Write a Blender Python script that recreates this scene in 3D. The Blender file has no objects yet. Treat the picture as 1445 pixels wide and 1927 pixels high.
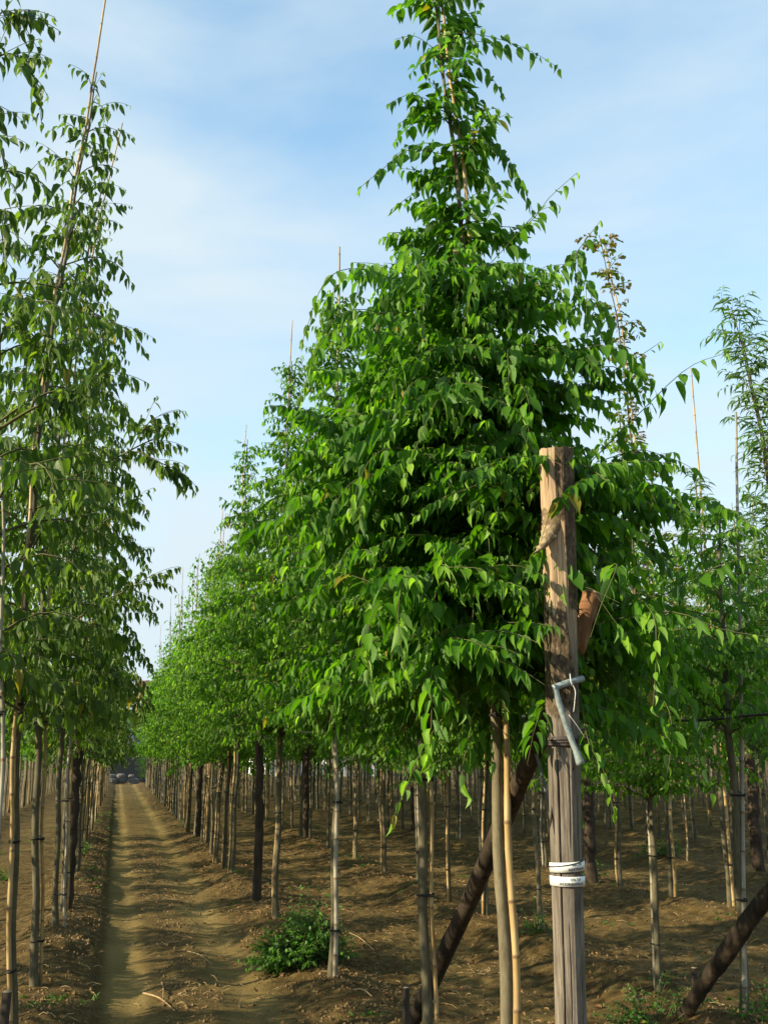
import bpy, math, random
import numpy as np
from mathutils import Vector

# ------------------------------------------------------------------ camera
SC = bpy.context.scene
COL = SC.collection
FPX, CXP, CYP, HCAM = 1870.0, 722.5, 963.5, 1.7
PITCH = math.atan(462 / FPX)
YAW = math.atan(501 / math.hypot(FPX, 462))
cam_d = bpy.data.cameras.new('camera')
cam = bpy.data.objects.new('camera', cam_d); COL.objects.link(cam)
cam.location = (0, 0, HCAM)
cam.rotation_euler = (math.pi / 2 + PITCH, 0, -YAW)
cam_d.sensor_width = 36; cam_d.sensor_height = 36; cam_d.sensor_fit = 'AUTO'
cam_d.lens = 36 * FPX / 1927
cam_d.clip_start = 0.05; cam_d.clip_end = 3000
SC.camera = cam

# ------------------------------------------------------------------ light
SUN_EL = math.radians(23)
SUN_DIR = Vector((-0.985, -0.17, 0)).normalized()          # horizontal direction towards the sun
w = bpy.data.worlds.new('World'); SC.world = w; w.use_nodes = True
nt = w.node_tree; nt.nodes.clear()
def N(nt, t, **kw):
    n = nt.nodes.new(t)
    for k, v in kw.items():
        setattr(n, k, v)
    return n
def LK(nt, a, b): nt.links.new(a, b)
sky = N(nt, 'ShaderNodeTexSky'); sky.sky_type = 'NISHITA'; sky.sun_disc = False
sky.sun_elevation = SUN_EL; sky.sun_rotation = math.atan2(SUN_DIR.x, SUN_DIR.y)
sky.air_density = 1.0; sky.dust_density = 0.6; sky.ozone_density = 2.0
tc = N(nt, 'ShaderNodeTexCoord')
mp = N(nt, 'ShaderNodeMapping'); mp.inputs['Scale'].default_value = (1.1, 1.1, 3.6)
mp.inputs['Rotation'].default_value = (0.15, 0.1, 0.5)
LK(nt, tc.outputs['Generated'], mp.inputs['Vector'])
n1 = N(nt, 'ShaderNodeTexNoise'); n1.inputs['Scale'].default_value = 1.7; n1.inputs['Detail'].default_value = 7
n1.inputs['Roughness'].default_value = 0.5; n1.inputs['Distortion'].default_value = 0.35
LK(nt, mp.outputs[0], n1.inputs['Vector'])
cr = N(nt, 'ShaderNodeValToRGB'); cr.color_ramp.elements[0].position = 0.38; cr.color_ramp.elements[1].position = 0.66
cr.color_ramp.elements[0].color = (0.15, 0.15, 0.15, 1); cr.color_ramp.elements[1].color = (0.8, 0.8, 0.8, 1)
LK(nt, n1.outputs['Fac'], cr.inputs['Fac'])
# thin cloud thickens towards the horizon
sx = N(nt, 'ShaderNodeSeparateXYZ'); LK(nt, tc.outputs['Generated'], sx.inputs[0])
mr = N(nt, 'ShaderNodeMapRange'); mr.inputs['From Min'].default_value = 0.0; mr.inputs['From Max'].default_value = 0.62
mr.inputs['To Min'].default_value = 0.75; mr.inputs['To Max'].default_value = 0.0
LK(nt, sx.outputs['Z'], mr.inputs['Value'])
ad = N(nt, 'ShaderNodeMath', operation='ADD'); ad.use_clamp = True
LK(nt, cr.outputs['Color'], ad.inputs[0]); LK(nt, mr.outputs[0], ad.inputs[1])
hs = N(nt, 'ShaderNodeHueSaturation'); hs.inputs['Saturation'].default_value = 1.1; hs.inputs['Value'].default_value = 1.25; hs.inputs['Hue'].default_value = 0.482
LK(nt, sky.outputs[0], hs.inputs['Color'])
mx = N(nt, 'ShaderNodeMix', data_type='RGBA'); LK(nt, ad.outputs[0], mx.inputs['Factor'])
LK(nt, hs.outputs[0], mx.inputs['A']); mx.inputs['B'].default_value = (2.6, 3.05, 3.3, 1)
bg = N(nt, 'ShaderNodeBackground'); bg.inputs['Strength'].default_value = 0.15
LK(nt, mx.outputs['Result'], bg.inputs['Color'])
wo = N(nt, 'ShaderNodeOutputWorld'); LK(nt, bg.outputs[0], wo.inputs['Surface'])

sl = bpy.data.lights.new('sun', 'SUN'); sl.energy = 5.0; sl.angle = math.radians(0.5); sl.color = (1.0, 0.87, 0.62)
so = bpy.data.objects.new('sun', sl); COL.objects.link(so)
sd = Vector((SUN_DIR.x * math.cos(SUN_EL), SUN_DIR.y * math.cos(SUN_EL), math.sin(SUN_EL)))
so.rotation_euler = sd.to_track_quat('Z', 'Y').to_euler()
so.location = sd * 60

SC.view_settings.view_transform = 'Standard'; SC.view_settings.look = 'None'
SC.view_settings.exposure = 0.95; SC.view_settings.gamma = 1.0
SC.render.engine = 'CYCLES'
SC.cycles.max_bounces = 6; SC.cycles.diffuse_bounces = 3; SC.cycles.transmission_bounces = 3
SC.cycles.transparent_max_bounces = 4; SC.cycles.glossy_bounces = 2

# ------------------------------------------------------------------ measuring helpers
Fv = np.array([math.sin(YAW) * math.cos(PITCH), math.cos(YAW) * math.cos(PITCH), math.sin(PITCH)])
Rv = np.array([math.cos(YAW), -math.sin(YAW), 0.0]); Uv = np.cross(Rv, Fv)
def ray(px, py): return Fv * FPX + Rv * (px - CXP) - Uv * (py - CYP)
def atY(px, py, Y):
    d = ray(px, py); return d * (Y / d[1]) + np.array([0, 0, HCAM])
def atX(px, py, X):
    d = ray(px, py); return d * (X / d[0]) + np.array([0, 0, HCAM])

# ------------------------------------------------------------------ object helpers
def put(name, me, parent=None, loc=None, mat=None):
    o = bpy.data.objects.new(name, me); COL.objects.link(o)
    if parent: o.parent = parent
    if loc is not None: o.location = loc
    if mat:
        for m in (mat if isinstance(mat, (list, tuple)) else [mat]):
            me.materials.append(m)
    return o
def tag(o, label=None, cat=None, group=None, kind=None):
    if label: o['label'] = label
    if cat: o['category'] = cat
    if group: o['group'] = group
    if kind: o['kind'] = kind
    return o
def empty(name, loc=(0, 0, 0), rz=0):
    o = bpy.data.objects.new(name, None); COL.objects.link(o); o.location = loc; o.rotation_euler = (0, 0, rz)
    o.empty_display_size = 0.1
    return o
def mesh_np(name, V, faces_q=None, faces_t=None, attrs=None, uv=None, smooth=True):
    """V (n,3); faces_q (m,4); faces_t (k,3); attrs {name: per-vertex float}; uv per-vertex (n,2)"""
    me = bpy.data.meshes.new(name)
    V = np.ascontiguousarray(V, dtype=np.float32)
    fq = np.zeros((0, 4), np.int32) if faces_q is None else np.asarray(faces_q, np.int32)
    ft = np.zeros((0, 3), np.int32) if faces_t is None else np.asarray(faces_t, np.int32)
    me.vertices.add(len(V)); me.vertices.foreach_set('co', V.ravel())
    loops = np.concatenate([fq.ravel(), ft.ravel()]).astype(np.int32)
    me.loops.add(len(loops)); me.loops.foreach_set('vertex_index', loops)
    tot = np.concatenate([np.full(len(fq), 4), np.full(len(ft), 3)]).astype(np.int32)
    st = np.concatenate([[0], np.cumsum(tot)[:-1]]).astype(np.int32)
    me.polygons.add(len(tot)); me.polygons.foreach_set('loop_start', st); me.polygons.foreach_set('loop_total', tot)
    me.polygons.foreach_set('use_smooth', np.full(len(tot), smooth))
    if attrs:
        for k, a in attrs.items():
            at = me.attributes.new(k, 'FLOAT', 'POINT'); at.data.foreach_set('value', np.asarray(a, np.float32))
    if uv is not None:
        ul = me.uv_layers.new(name='UVMap'); ul.data.foreach_set('uv', np.asarray(uv, np.float32)[loops].ravel())
    me.update(calc_edges=True)
    return me

class MB:
    """collects pieces of geometry that become ONE mesh"""
    def __init__(s): s.V = []; s.Q = []; s.T = []; s.A = []; s.n = 0
    def add(s, V, Q=None, T=None, a=0.0):
        V = np.asarray(V, float)
        if Q is not None and len(Q): s.Q.append(np.asarray(Q, int) + s.n)
        if T is not None and len(T): s.T.append(np.asarray(T, int) + s.n)
        s.V.append(V); s.A.append(np.full(len(V), a) if np.isscalar(a) else np.asarray(a)); s.n += len(V)
    def box(s, lo, hi, a=0.0):
        x0, y0, z0 = lo; x1, y1, z1 = hi
        V = [(x0, y0, z0), (x1, y0, z0), (x1, y1, z0), (x0, y1, z0), (x0, y0, z1), (x1, y0, z1), (x1, y1, z1), (x0, y1, z1)]
        s.add(V, [(3, 2, 1, 0), (4, 5, 6, 7), (0, 1, 5, 4), (1, 2, 6, 5), (2, 3, 7, 6), (3, 0, 4, 7)], a=a)
    def tube(s, pts, rad, sides=8, caps=True, a=0.0, wob=0.0, seed=0):
        P = np.asarray(pts, float); n = len(P)
        rad = np.full(n, rad) if np.isscalar(rad) else np.asarray(rad, float)
        T = np.gradient(P, axis=0); T /= np.linalg.norm(T, axis=1)[:, None] + 1e-9
        ref = np.array([0, 1.0, 0]) if abs(T[0][1]) < 0.9 else np.array([1.0, 0, 0])
        B = np.cross(T, ref); B /= np.linalg.norm(B, axis=1)[:, None] + 1e-9
        C = np.cross(T, B)
        th = np.linspace(0, 2 * np.pi, sides, endpoint=False)
        rr = rad[:, None] * np.ones(sides)
        if wob:
            g = np.random.default_rng(seed); rr = rr * (1 + wob * g.normal(size=rr.shape))
        V = P[:, None, :] + rr[:, :, None] * (np.cos(th)[None, :, None] * B[:, None, :] + np.sin(th)[None, :, None] * C[:, None, :])
        i = np.arange(n - 1)[:, None] * sides; j = np.arange(sides)[None, :]; k = (j + 1) % sides
        Q = np.stack([i + j, i + k, i + sides + k, i + sides + j], -1).reshape(-1, 4)
        VV = V.reshape(-1, 3); TT = []
        if caps:
            VV = np.vstack([VV, P[:1], P[-1:]]); m = n * sides
            for q in range(sides):
                TT.append((m, (q + 1) % sides, q)); TT.append((m + 1, (n - 1) * sides + q, (n - 1) * sides + (q + 1) % sides))
        aa = a if np.isscalar(a) else np.concatenate([np.repeat(a, sides), ([a[0], a[-1]] if caps else [])])
        s.add(VV, Q, TT, aa)
    def mesh(s, name, attr='tint', smooth=True):
        V = np.vstack(s.V); Q = np.vstack(s.Q) if s.Q else None; T = np.vstack(s.T) if s.T else None
        return mesh_np(name, V, Q, T, {attr: np.concatenate(s.A)}, smooth=smooth)
    def build(s, name, mat, parent=None, loc=None, smooth=True):
        return put(name, s.mesh(name, smooth=smooth), parent, loc, mat)

def spline(pts, n=24):
    P = np.asarray(pts, float)
    if len(P) == 2: return P[0] + (P[1] - P[0]) * np.linspace(0, 1, n)[:, None]
    E = np.vstack([2 * P[0] - P[1], P, 2 * P[-1] - P[-2]]); out = []
    m = len(P) - 1
    for t in np.linspace(0, m - 1e-6, n):
        i = int(t); u = t - i; a, b, c, d = E[i:i + 4]
        out.append(0.5 * ((2 * b) + (c - a) * u + (2 * a - 5 * b + 4 * c - d) * u * u + (3 * b - a - 3 * c + d) * u ** 3))
    return np.array(out)

# value noise, any shape
_g = np.random.default_rng(7); _TAB = _g.random((256, 256))
def vnoise(x, y):
    xi = np.floor(x).astype(int); yi = np.floor(y).astype(int); fx = x - xi; fy = y - yi
    fx = fx * fx * (3 - 2 * fx); fy = fy * fy * (3 - 2 * fy)
    a = _TAB[xi % 256, yi % 256]; b = _TAB[(xi + 1) % 256, yi % 256]; c = _TAB[xi % 256, (yi + 1) % 256]; d = _TAB[(xi + 1) % 256, (yi + 1) % 256]
    return (a * (1 - fx) + b * fx) * (1 - fy) + (c * (1 - fx) + d * fx) * fy - 0.5
def fbm(x, y, o=4):
    s = 0; a = 1.0
    for k in range(o):
        s = s + a * vnoise(x * 2 ** k + 17.3 * k, y * 2 ** k + 5.1 * k); a *= 0.5
    return s

# ------------------------------------------------------------------ materials
def base_mat(name, rough=0.8, spec=0.3):
    m = bpy.data.materials.new(name); m.use_nodes = True; t = m.node_tree
    b = t.nodes['Principled BSDF']; b.inputs['Roughness'].default_value = rough
    b.inputs['Specular IOR Level'].default_value = spec
    return m, t, b
def ramp(t, stops):
    r = t.nodes.new('ShaderNodeValToRGB'); e = r.color_ramp.elements
    while len(e) < len(stops): e.new(0.5)
    for i, (p, c) in enumerate(stops): e[i].position = p; e[i].color = (*c, 1)
    return r
def noise(t, scale, detail=4, rough=0.55, vec=None, dist=0.0):
    n = t.nodes.new('ShaderNodeTexNoise'); n.inputs['Scale'].default_value = scale; n.inputs['Detail'].default_value = detail
    n.inputs['Roughness'].default_value = rough; n.inputs['Distortion'].default_value = dist
    if vec is not None: t.links.new(vec, n.inputs['Vector'])
    return n
def bump(t, b, h, strength=0.5, dist=0.01):
    n = t.nodes.new('ShaderNodeBump'); n.inputs['Strength'].default_value = strength; n.inputs['Distance'].default_value = dist
    t.links.new(h, n.inputs['Height']); t.links.new(n.outputs[0], b.inputs['Normal'])
def objco(t, scale=(1, 1, 1)):
    c = t.nodes.new('ShaderNodeTexCoord'); m = t.nodes.new('ShaderNodeMapping'); m.inputs['Scale'].default_value = scale
    t.links.new(c.outputs['Object'], m.inputs['Vector']); return m.outputs[0]

def leaf_mat(name, dark, light, young, trans=0.38, rough=0.42, tr_gain=1.7, back=1.15):
    m, t, b = base_mat(name, rough, 0.22)
    at = t.nodes.new('ShaderNodeAttribute'); at.attribute_name = 'tint'
    r = ramp(t, [(0.0, (0.20, 0.17, 0.02)), (0.02, (0.20, 0.17, 0.02)), (0.05, dark), (0.62, light), (1.0, young)])
    t.links.new(at.outputs['Fac'], r.inputs['Fac'])
    # veins: pale midrib and side veins from the leaf's own UV (u across, v along)
    uv = t.nodes.new('ShaderNodeUVMap'); sp = t.nodes.new('ShaderNodeSeparateXYZ'); t.links.new(uv.outputs[0], sp.inputs[0])
    ab = N(t, 'ShaderNodeMath', operation='ABSOLUTE'); LK(t, sp.outputs['X'], ab.inputs[0])
    mid = N(t, 'ShaderNodeMath', operation='LESS_THAN'); LK(t, ab.outputs[0], mid.inputs[0]); mid.inputs[1].default_value = 0.045
    sv = N(t, 'ShaderNodeMath', operation='MULTIPLY_ADD'); LK(t, ab.outputs[0], sv.inputs[0]); sv.inputs[1].default_value = -0.35
    LK(t, sp.outputs['Y'], sv.inputs[2])
    s2 = N(t, 'ShaderNodeMath', operation='MULTIPLY'); LK(t, sv.outputs[0], s2.inputs[0]); s2.inputs[1].default_value = 44.0
    s3 = N(t, 'ShaderNodeMath', operation='SINE'); LK(t, s2.outputs[0], s3.inputs[0])
    s4 = N(t, 'ShaderNodeMath', operation='POWER'); s4.use_clamp = True
    s5 = N(t, 'ShaderNodeMath', operation='MULTIPLY_ADD'); LK(t, s3.outputs[0], s5.inputs[0]); s5.inputs[1].default_value = 0.5; s5.inputs[2].default_value = 0.5
    LK(t, s5.outputs[0], s4.inputs[0]); s4.inputs[1].default_value = 6.0
    mxv = N(t, 'ShaderNodeMath', operation='MAXIMUM'); LK(t, mid.outputs[0], mxv.inputs[0]); LK(t, s4.outputs[0], mxv.inputs[1])
    vf = N(t, 'ShaderNodeMath', operation='MULTIPLY'); LK(t, mxv.outputs[0], vf.inputs[0]); vf.inputs[1].default_value = 0.16
    mc = N(t, 'ShaderNodeMix', data_type='RGBA'); LK(t, vf.outputs[0], mc.inputs['Factor']); LK(t, r.outputs[0], mc.inputs['A'])
    mc.inputs['B'].default_value = (light[0] * 1.9, light[1] * 1.6, light[2] * 1.8, 1)
    bump(t, b, mxv.outputs[0], 0.25, 0.002)
    # paler underside
    ge = t.nodes.new('ShaderNodeNewGeometry')
    hb = N(t, 'ShaderNodeHueSaturation'); hb.inputs['Saturation'].default_value = 0.8; hb.inputs['Value'].default_value = back
    LK(t, mc.outputs['Result'], hb.inputs['Color'])
    mb = N(t, 'ShaderNodeMix', data_type='RGBA'); LK(t, ge.outputs['Backfacing'], mb.inputs['Factor'])
    LK(t, mc.outputs['Result'], mb.inputs['A']); LK(t, hb.outputs[0], mb.inputs['B'])
    LK(t, mb.outputs['Result'], b.inputs['Base Color'])
    tr = t.nodes.new('ShaderNodeBsdfTranslucent')
    tg = N(t, 'ShaderNodeMix', data_type='RGBA', blend_type='MULTIPLY'); tg.inputs['Factor'].default_value = 1
    LK(t, r.outputs[0], tg.inputs['A']); tg.inputs['B'].default_value = (tr_gain * 1.25, tr_gain * 1.35, tr_gain * 0.4, 1)
    LK(t, tg.outputs['Result'], tr.inputs['Color'])
    ms = t.nodes.new('ShaderNodeMixShader'); ms.inputs[0].default_value = trans
    LK(t, b.outputs[0], ms.inputs[1]); LK(t, tr.outputs[0], ms.inputs[2])
    LK(t, ms.outputs[0], t.nodes['Material Output'].inputs['Surface'])
    return m

M = {}
M['leaf'] = leaf_mat('hackberry_leaf', (0.026, 0.088, 0.004), (0.068, 0.180, 0.006), (0.20, 0.36, 0.020), trans=0.42, rough=0.48)
M['leaf_mid'] = leaf_mat('hackberry_leaf_light', (0.040, 0.105, 0.006), (0.095, 0.215, 0.010), (0.24, 0.40, 0.028), trans=0.45, rough=0.5)
M['leaf_left'] = leaf_mat('long_leaf', (0.032, 0.072, 0.009), (0.080, 0.140, 0.014), (0.19, 0.28, 0.030), trans=0.40)
M['leaf_narrow'] = leaf_mat('narrow_leaf', (0.050, 0.105, 0.025), (0.085, 0.17, 0.035), (0.15, 0.26, 0.06), trans=0.35)
M['leaf_oak'] = leaf_mat('bronze_leaf', (0.055, 0.085, 0.018), (0.085, 0.125, 0.025), (0.20, 0.11, 0.03), trans=0.35)
M['leaf_weed'] = leaf_mat('weed_leaf', (0.030, 0.080, 0.012), (0.055, 0.150, 0.016), (0.11, 0.24, 0.03), trans=0.3)

def wood_mat(name, c1, c2, c3, vs=26, stretch=0.12, bmp=0.6, rough=0.85):
    m, t, b = base_mat(name, rough, 0.2)
    v = objco(t, (1, 1, stretch))
    n = noise(t, vs, 6, 0.65, v, 0.4); n2 = noise(t, 3.1, 3, 0.5, objco(t))
    ml = N(t, 'ShaderNodeMath', operation='MULTIPLY_ADD'); LK(t, n2.outputs['Fac'], ml.inputs[0]); ml.inputs[1].default_value = 0.5
    ml2 = N(t, 'ShaderNodeMath', operation='MULTIPLY'); LK(t, n.outputs['Fac'], ml2.inputs[0]); ml2.inputs[1].default_value = 0.6
    LK(t, ml2.outputs[0], ml.inputs[2])
    r = ramp(t, [(0.35, c1), (0.55, c2), (0.75, c3)]); LK(t, ml.outputs[0], r.inputs['Fac'])
    LK(t, r.outputs[0], b.inputs['Base Color']); bump(t, b, n.outputs['Fac'], bmp, 0.004)
    return m
M['bark'] = wood_mat('young_bark', (0.045, 0.040, 0.023), (0.095, 0.083, 0.048), (0.155, 0.137, 0.085), 40, 0.35)
M['bark_pale'] = wood_mat('pale_bark', (0.070, 0.058, 0.034), (0.135, 0.113, 0.066), (0.20, 0.17, 0.105), 40, 0.35)
M['twig'] = wood_mat('twig_bark', (0.05, 0.055, 0.02), (0.09, 0.09, 0.035), (0.13, 0.12, 0.05), 30, 0.4, 0.2)
M['dark_post'] = wood_mat('dark_post_wood', (0.020, 0.014, 0.010), (0.050, 0.036, 0.024), (0.095, 0.070, 0.048), 22, 0.12, 0.9)
M['log'] = wood_mat('brace_bark', (0.012, 0.009, 0.006), (0.030, 0.022, 0.014), (0.090, 0.062, 0.036), 26, 0.25, 1.0)
M['log_top'] = wood_mat('brace_bare', (0.06, 0.028, 0.014), (0.17, 0.080, 0.038), (0.32, 0.18, 0.09), 26, 0.25, 1.0)
M['log_end'] = wood_mat('cut_wood', (0.16, 0.12, 0.08), (0.32, 0.24, 0.16), (0.50, 0.40, 0.28), 30, 1.0, 0.5)
M['dry'] = wood_mat('dry_stalk', (0.13, 0.085, 0.036), (0.25, 0.17, 0.08), (0.42, 0.31, 0.17), 18, 1.0, 0.2)
M['deadleaf'] = wood_mat('dead_leaf', (0.10, 0.045, 0.018), (0.20, 0.10, 0.04), (0.34, 0.20, 0.09), 18, 1.0, 0.3)

def cane_mat(name, c1, c2, c3):
    m, t, b = base_mat(name, 0.5, 0.4)
    v = objco(t, (1, 1, 0.06)); n = noise(t, 60, 4, 0.6, v); n2 = noise(t, 2.3, 3, 0.6, objco(t))
    ml = N(t, 'ShaderNodeMath', operation='MULTIPLY_ADD'); LK(t, n2.outputs['Fac'], ml.inputs[0]); ml.inputs[1].default_value = 0.7
    ml2 = N(t, 'ShaderNodeMath', operation='MULTIPLY'); LK(t, n.outputs['Fac'], ml2.inputs[0]); ml2.inputs[1].default_value = 0.35
    LK(t, ml2.outputs[0], ml.inputs[2])
    r = ramp(t, [(0.38, c1), (0.52, c2), (0.66, c3)]); LK(t, ml.outputs[0], r.inputs['Fac'])
    at = t.nodes.new('ShaderNodeAttribute'); at.attribute_name = 'tint'     # 1 on the dark ring of each node
    mc = N(t, 'ShaderNodeMix', data_type='RGBA'); LK(t, at.outputs['Fac'], mc.inputs['Factor'])
    LK(t, r.outputs[0], mc.inputs['A']); mc.inputs['B'].default_value = (0.16, 0.10, 0.045, 1)
    LK(t, mc.outputs['Result'], b.inputs['Base Color']); bump(t, b, n.outputs['Fac'], 0.2, 0.002)
    return m
M['cane'] = cane_mat('bamboo_tan', (0.20, 0.125, 0.045), (0.33, 0.22, 0.085), (0.46, 0.33, 0.15))
M['cane_grey'] = cane_mat('bamboo_weathered', (0.15, 0.13, 0.09), (0.25, 0.22, 0.155), (0.36, 0.32, 0.235))

def plain(name, c, rough=0.6, spec=0.3, nscale=30, var=0.25):
    m, t, b = base_mat(name, rough, spec)
    n = noise(t, nscale, 4, 0.6, objco(t)); r = ramp(t, [(0.3, tuple(x * (1 - var) for x in c)), (0.7, tuple(min(1, x * (1 + var)) for x in c))])
    LK(t, n.outputs['Fac'], r.inputs['Fac']); LK(t, r.outputs[0], b.inputs['Base Color']); return m
M['tie'] = plain('black_tie', (0.012, 0.012, 0.011), 0.6)
M['hose'] = plain('black_hose', (0.018, 0.018, 0.018), 0.5)
M['pvc'] = plain('grey_pvc', (0.20, 0.235, 0.225), 0.5, 0.35, 60, 0.35)
M['greypipe'] = plain('dull_grey_pipe', (0.10, 0.11, 0.11), 0.55)
M['wire'] = plain('pale_wire', (0.50, 0.50, 0.46), 0.5)
M['rubber'] = plain('brown_rubber', (0.055, 0.042, 0.036), 0.55, 0.3, 40, 0.35)
M['label'] = plain('white_plastic', (0.62, 0.62, 0.57), 0.45, 0.4, 40, 0.14)
M['ink'] = plain('black_ink', (0.02, 0.02, 0.02), 0.6)

# soil
def soil_mat():
    m, t, b = base_mat('soil', 0.95, 0.12)
    v = objco(t)
    big = noise(t, 0.9, 5, 0.6, v, 0.5); mid = noise(t, 9, 6, 0.7, v, 0.3); fine = noise(t, 70, 5, 0.75, v)
    at = t.nodes.new('ShaderNodeAttribute'); at.attribute_name = 'tint'      # 1 = packed wheel track, 0 = loose earth
    r1 = ramp(t, [(0.30, (0.038, 0.024, 0.008)), (0.50, (0.090, 0.060, 0.021)), (0.72, (0.175, 0.124, 0.045))]); LK(t, mid.outputs['Fac'], r1.inputs['Fac'])
    r2 = ramp(t, [(0.30, (0.150, 0.106, 0.037)), (0.70, (0.240, 0.174, 0.062))]); LK(t, big.outputs['Fac'], r2.inputs['Fac'])
    mx = N(t, 'ShaderNodeMix', data_type='RGBA'); LK(t, at.outputs['Fac'], mx.inputs['Factor']); LK(t, r1.outputs[0], mx.inputs['A']); LK(t, r2.outputs[0], mx.inputs['B'])
    gr = ramp(t, [(0.60, (0, 0, 0)), (0.72, (1, 1, 1))]); g2 = noise(t, 1.7, 6, 0.7, v, 1.0); LK(t, g2.outputs['Fac'], gr.inputs['Fac'])
    gi = N(t, 'ShaderNodeMath', operation='SUBTRACT'); gi.inputs[0].default_value = 1.0; LK(t, at.outputs['Fac'], gi.inputs[1])
    gm = N(t, 'ShaderNodeMath', operation='MULTIPLY'); gm.use_clamp = True; LK(t, gr.outputs[0], gm.inputs[0]); LK(t, gi.outputs[0], gm.inputs[1])
    gm2 = N(t, 'ShaderNodeMath', operation='MULTIPLY'); LK(t, gm.outputs[0], gm2.inputs[0]); gm2.inputs[1].default_value = 0.55
    mg = N(t, 'ShaderNodeMix', data_type='RGBA'); LK(t, gm2.outputs[0], mg.inputs['Factor']); LK(t, mx.outputs['Result'], mg.inputs['A']); mg.inputs['B'].default_value = (0.060, 0.075, 0.022, 1)
    fr = ramp(t, [(0.25, (0.62, 0.60, 0.56)), (0.75, (1.35, 1.32, 1.28))]); LK(t, fine.outputs['Fac'], fr.inputs['Fac'])
    mm = N(t, 'ShaderNodeMix', data_type='RGBA', blend_type='MULTIPLY'); mm.inputs['Factor'].default_value = 0.75
    LK(t, mg.outputs['Result'], mm.inputs['A']); LK(t, fr.outputs[0], mm.inputs['B']); LK(t, mm.outputs['Result'], b.inputs['Base Color'])
    hsum = N(t, 'ShaderNodeMath', operation='MULTIPLY_ADD'); LK(t, fine.outputs['Fac'], hsum.inputs[0]); hsum.inputs[1].default_value = 0.35; LK(t, mid.outputs['Fac'], hsum.inputs[2])
    bump(t, b, hsum.outputs[0], 0.9, 0.03)
    return m
M['soil'] = soil_mat()
M['clod'] = wood_mat('soil_clod', (0.075, 0.045, 0.020), (0.15, 0.095, 0.042), (0.25, 0.17, 0.08), 30, 1.0, 0.5, 0.95)

# ------------------------------------------------------------------ rows
ROWX = {'L3': -5.9, 'L2': -3.15, 'L1': -0.5, 'R1': 1.78, 'R2': 4.08, 'R3': 6.8, 'R4': 9.4, 'R5': 12.0, 'R6': 14.6, 'R7': 17.2, 'R8': 19.8,
        'R9': 22.4, 'R10': 25.0, 'R11': 27.6, 'R12': 30.2, 'R13': 32.8, 'R14': 35.4, 'R15': 38.0}
RX = sorted(ROWX.values())

def gz(x, y):
    x = np.asarray(x, float); y = np.asarray(y, float)
    d = np.min(np.abs(x[..., None] - np.array(RX)), axis=-1)
    m = 0.75 + 0.9 * vnoise(y / 0.9 + x * 0.3, x * 0.7 + 3)
    ridge = 0.16 * np.exp(-(d / 0.42) ** 2) * np.clip(m, 0.35, 1.3)
    z = -0.11 + ridge + 0.045 * fbm(x * 0.8, y * 0.5, 3)
    path = 1 / (1 + np.exp(-(x + 0.03 + 0.03 * vnoise(y * 1.3, x * 0)) / 0.012)) * (1 / (1 + np.exp((x - 1.32) / 0.07)))
    left = (1 / (1 + np.exp((x + 0.03 + 0.03 * vnoise(y * 1.3, x * 0)) / 0.012))) * np.exp(-((x + 0.25) / 0.5) ** 2)
    z = z + left * 0.05 * np.clip(1.1 - 0.012 * y, 0.2, 1)
    ruts = -0.028 * np.exp(-((x - 0.22) / 0.13) ** 2) - 0.035 * np.exp(-((x - 1.08) / 0.16) ** 2)
    z = z * (1 - path) + path * (-0.085 + ruts + 0.006 * fbm(x * 2, y * 1.2, 2))
    rough = (1 - 0.45 * path) * (1 - path * (0.85 * np.exp(-((x - 0.2) / 0.2) ** 4) + 0.8 * np.exp(-((x - 1.1) / 0.22) ** 4)))
    fade = np.clip(1.25 - y / 45.0, 0.15, 1)
    z = z + rough * fade * (0.045 * fbm(x * 5, y * 5, 4) + 0.018 * fbm(x * 26, y * 26, 2))
    far = np.clip((np.maximum(np.abs(x - 12) - 24, y - 72)) / 8, 0, 1)
    return z * (1 - far) + far * (-0.06)
def gz1(x, y): return float(gz(np.array([x]), np.array([y]))[0])

def ground():
    xs = [-400, -150, -60, -30, -18]; x = -12.0
    while x < 34:
        xs.append(x)
        x += 0.03 if -1.5 < x < 3.2 else (0.05 if 3.2 <= x < 8 else (0.14 if -4 < x <= -1.5 or 8 <= x < 16 else 0.3))
    xs += [36, 42, 55, 90, 160, 400]
    ys = [-60, -25, -10, -4, -1, 1, 2.2]; y = 3.0
    while y < 84:
        ys.append(y); y += 0.03 if y < 9 else 0.03 * (y / 9) ** 1.35
    ys += [88, 95, 110, 140, 200, 330, 600, 1200]
    X, Y = np.meshgrid(np.array(xs), np.array(ys)); Z = gz(X, Y)
    nx, ny = len(xs), len(ys); V = np.stack([X, Y, Z], -1).reshape(-1, 3)
    i = np.arange(ny - 1)[:, None] * nx; j = np.arange(nx - 1)[None, :]
    Q = np.stack([i + j, i + j + 1, i + nx + j + 1, i + nx + j], -1).reshape(-1, 4)
    tr = np.exp(-((X - 0.17) / 0.17) ** 4) + np.exp(-((X - 1.10) / 0.24) ** 4) + 0.35 * np.exp(-((X - 0.6) / 0.5) ** 4)
    rows_mid = [(RX[k] + RX[k + 1]) / 2 for k in range(len(RX) - 1)]
    for c in rows_mid:
        if abs(c - 0.64) > 0.1: tr = tr + 0.35 * np.exp(-((X - c) / 0.35) ** 2)
    tr = np.clip(tr * (0.85 + 0.9 * fbm(X * 1.5, Y * 0.8, 3)), 0, 1)
    me = mesh_np('ground', V, Q, None, {'tint': tr.reshape(-1)})
    tag(put('ground', me, mat=M['soil']), kind='structure')
ground()

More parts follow.
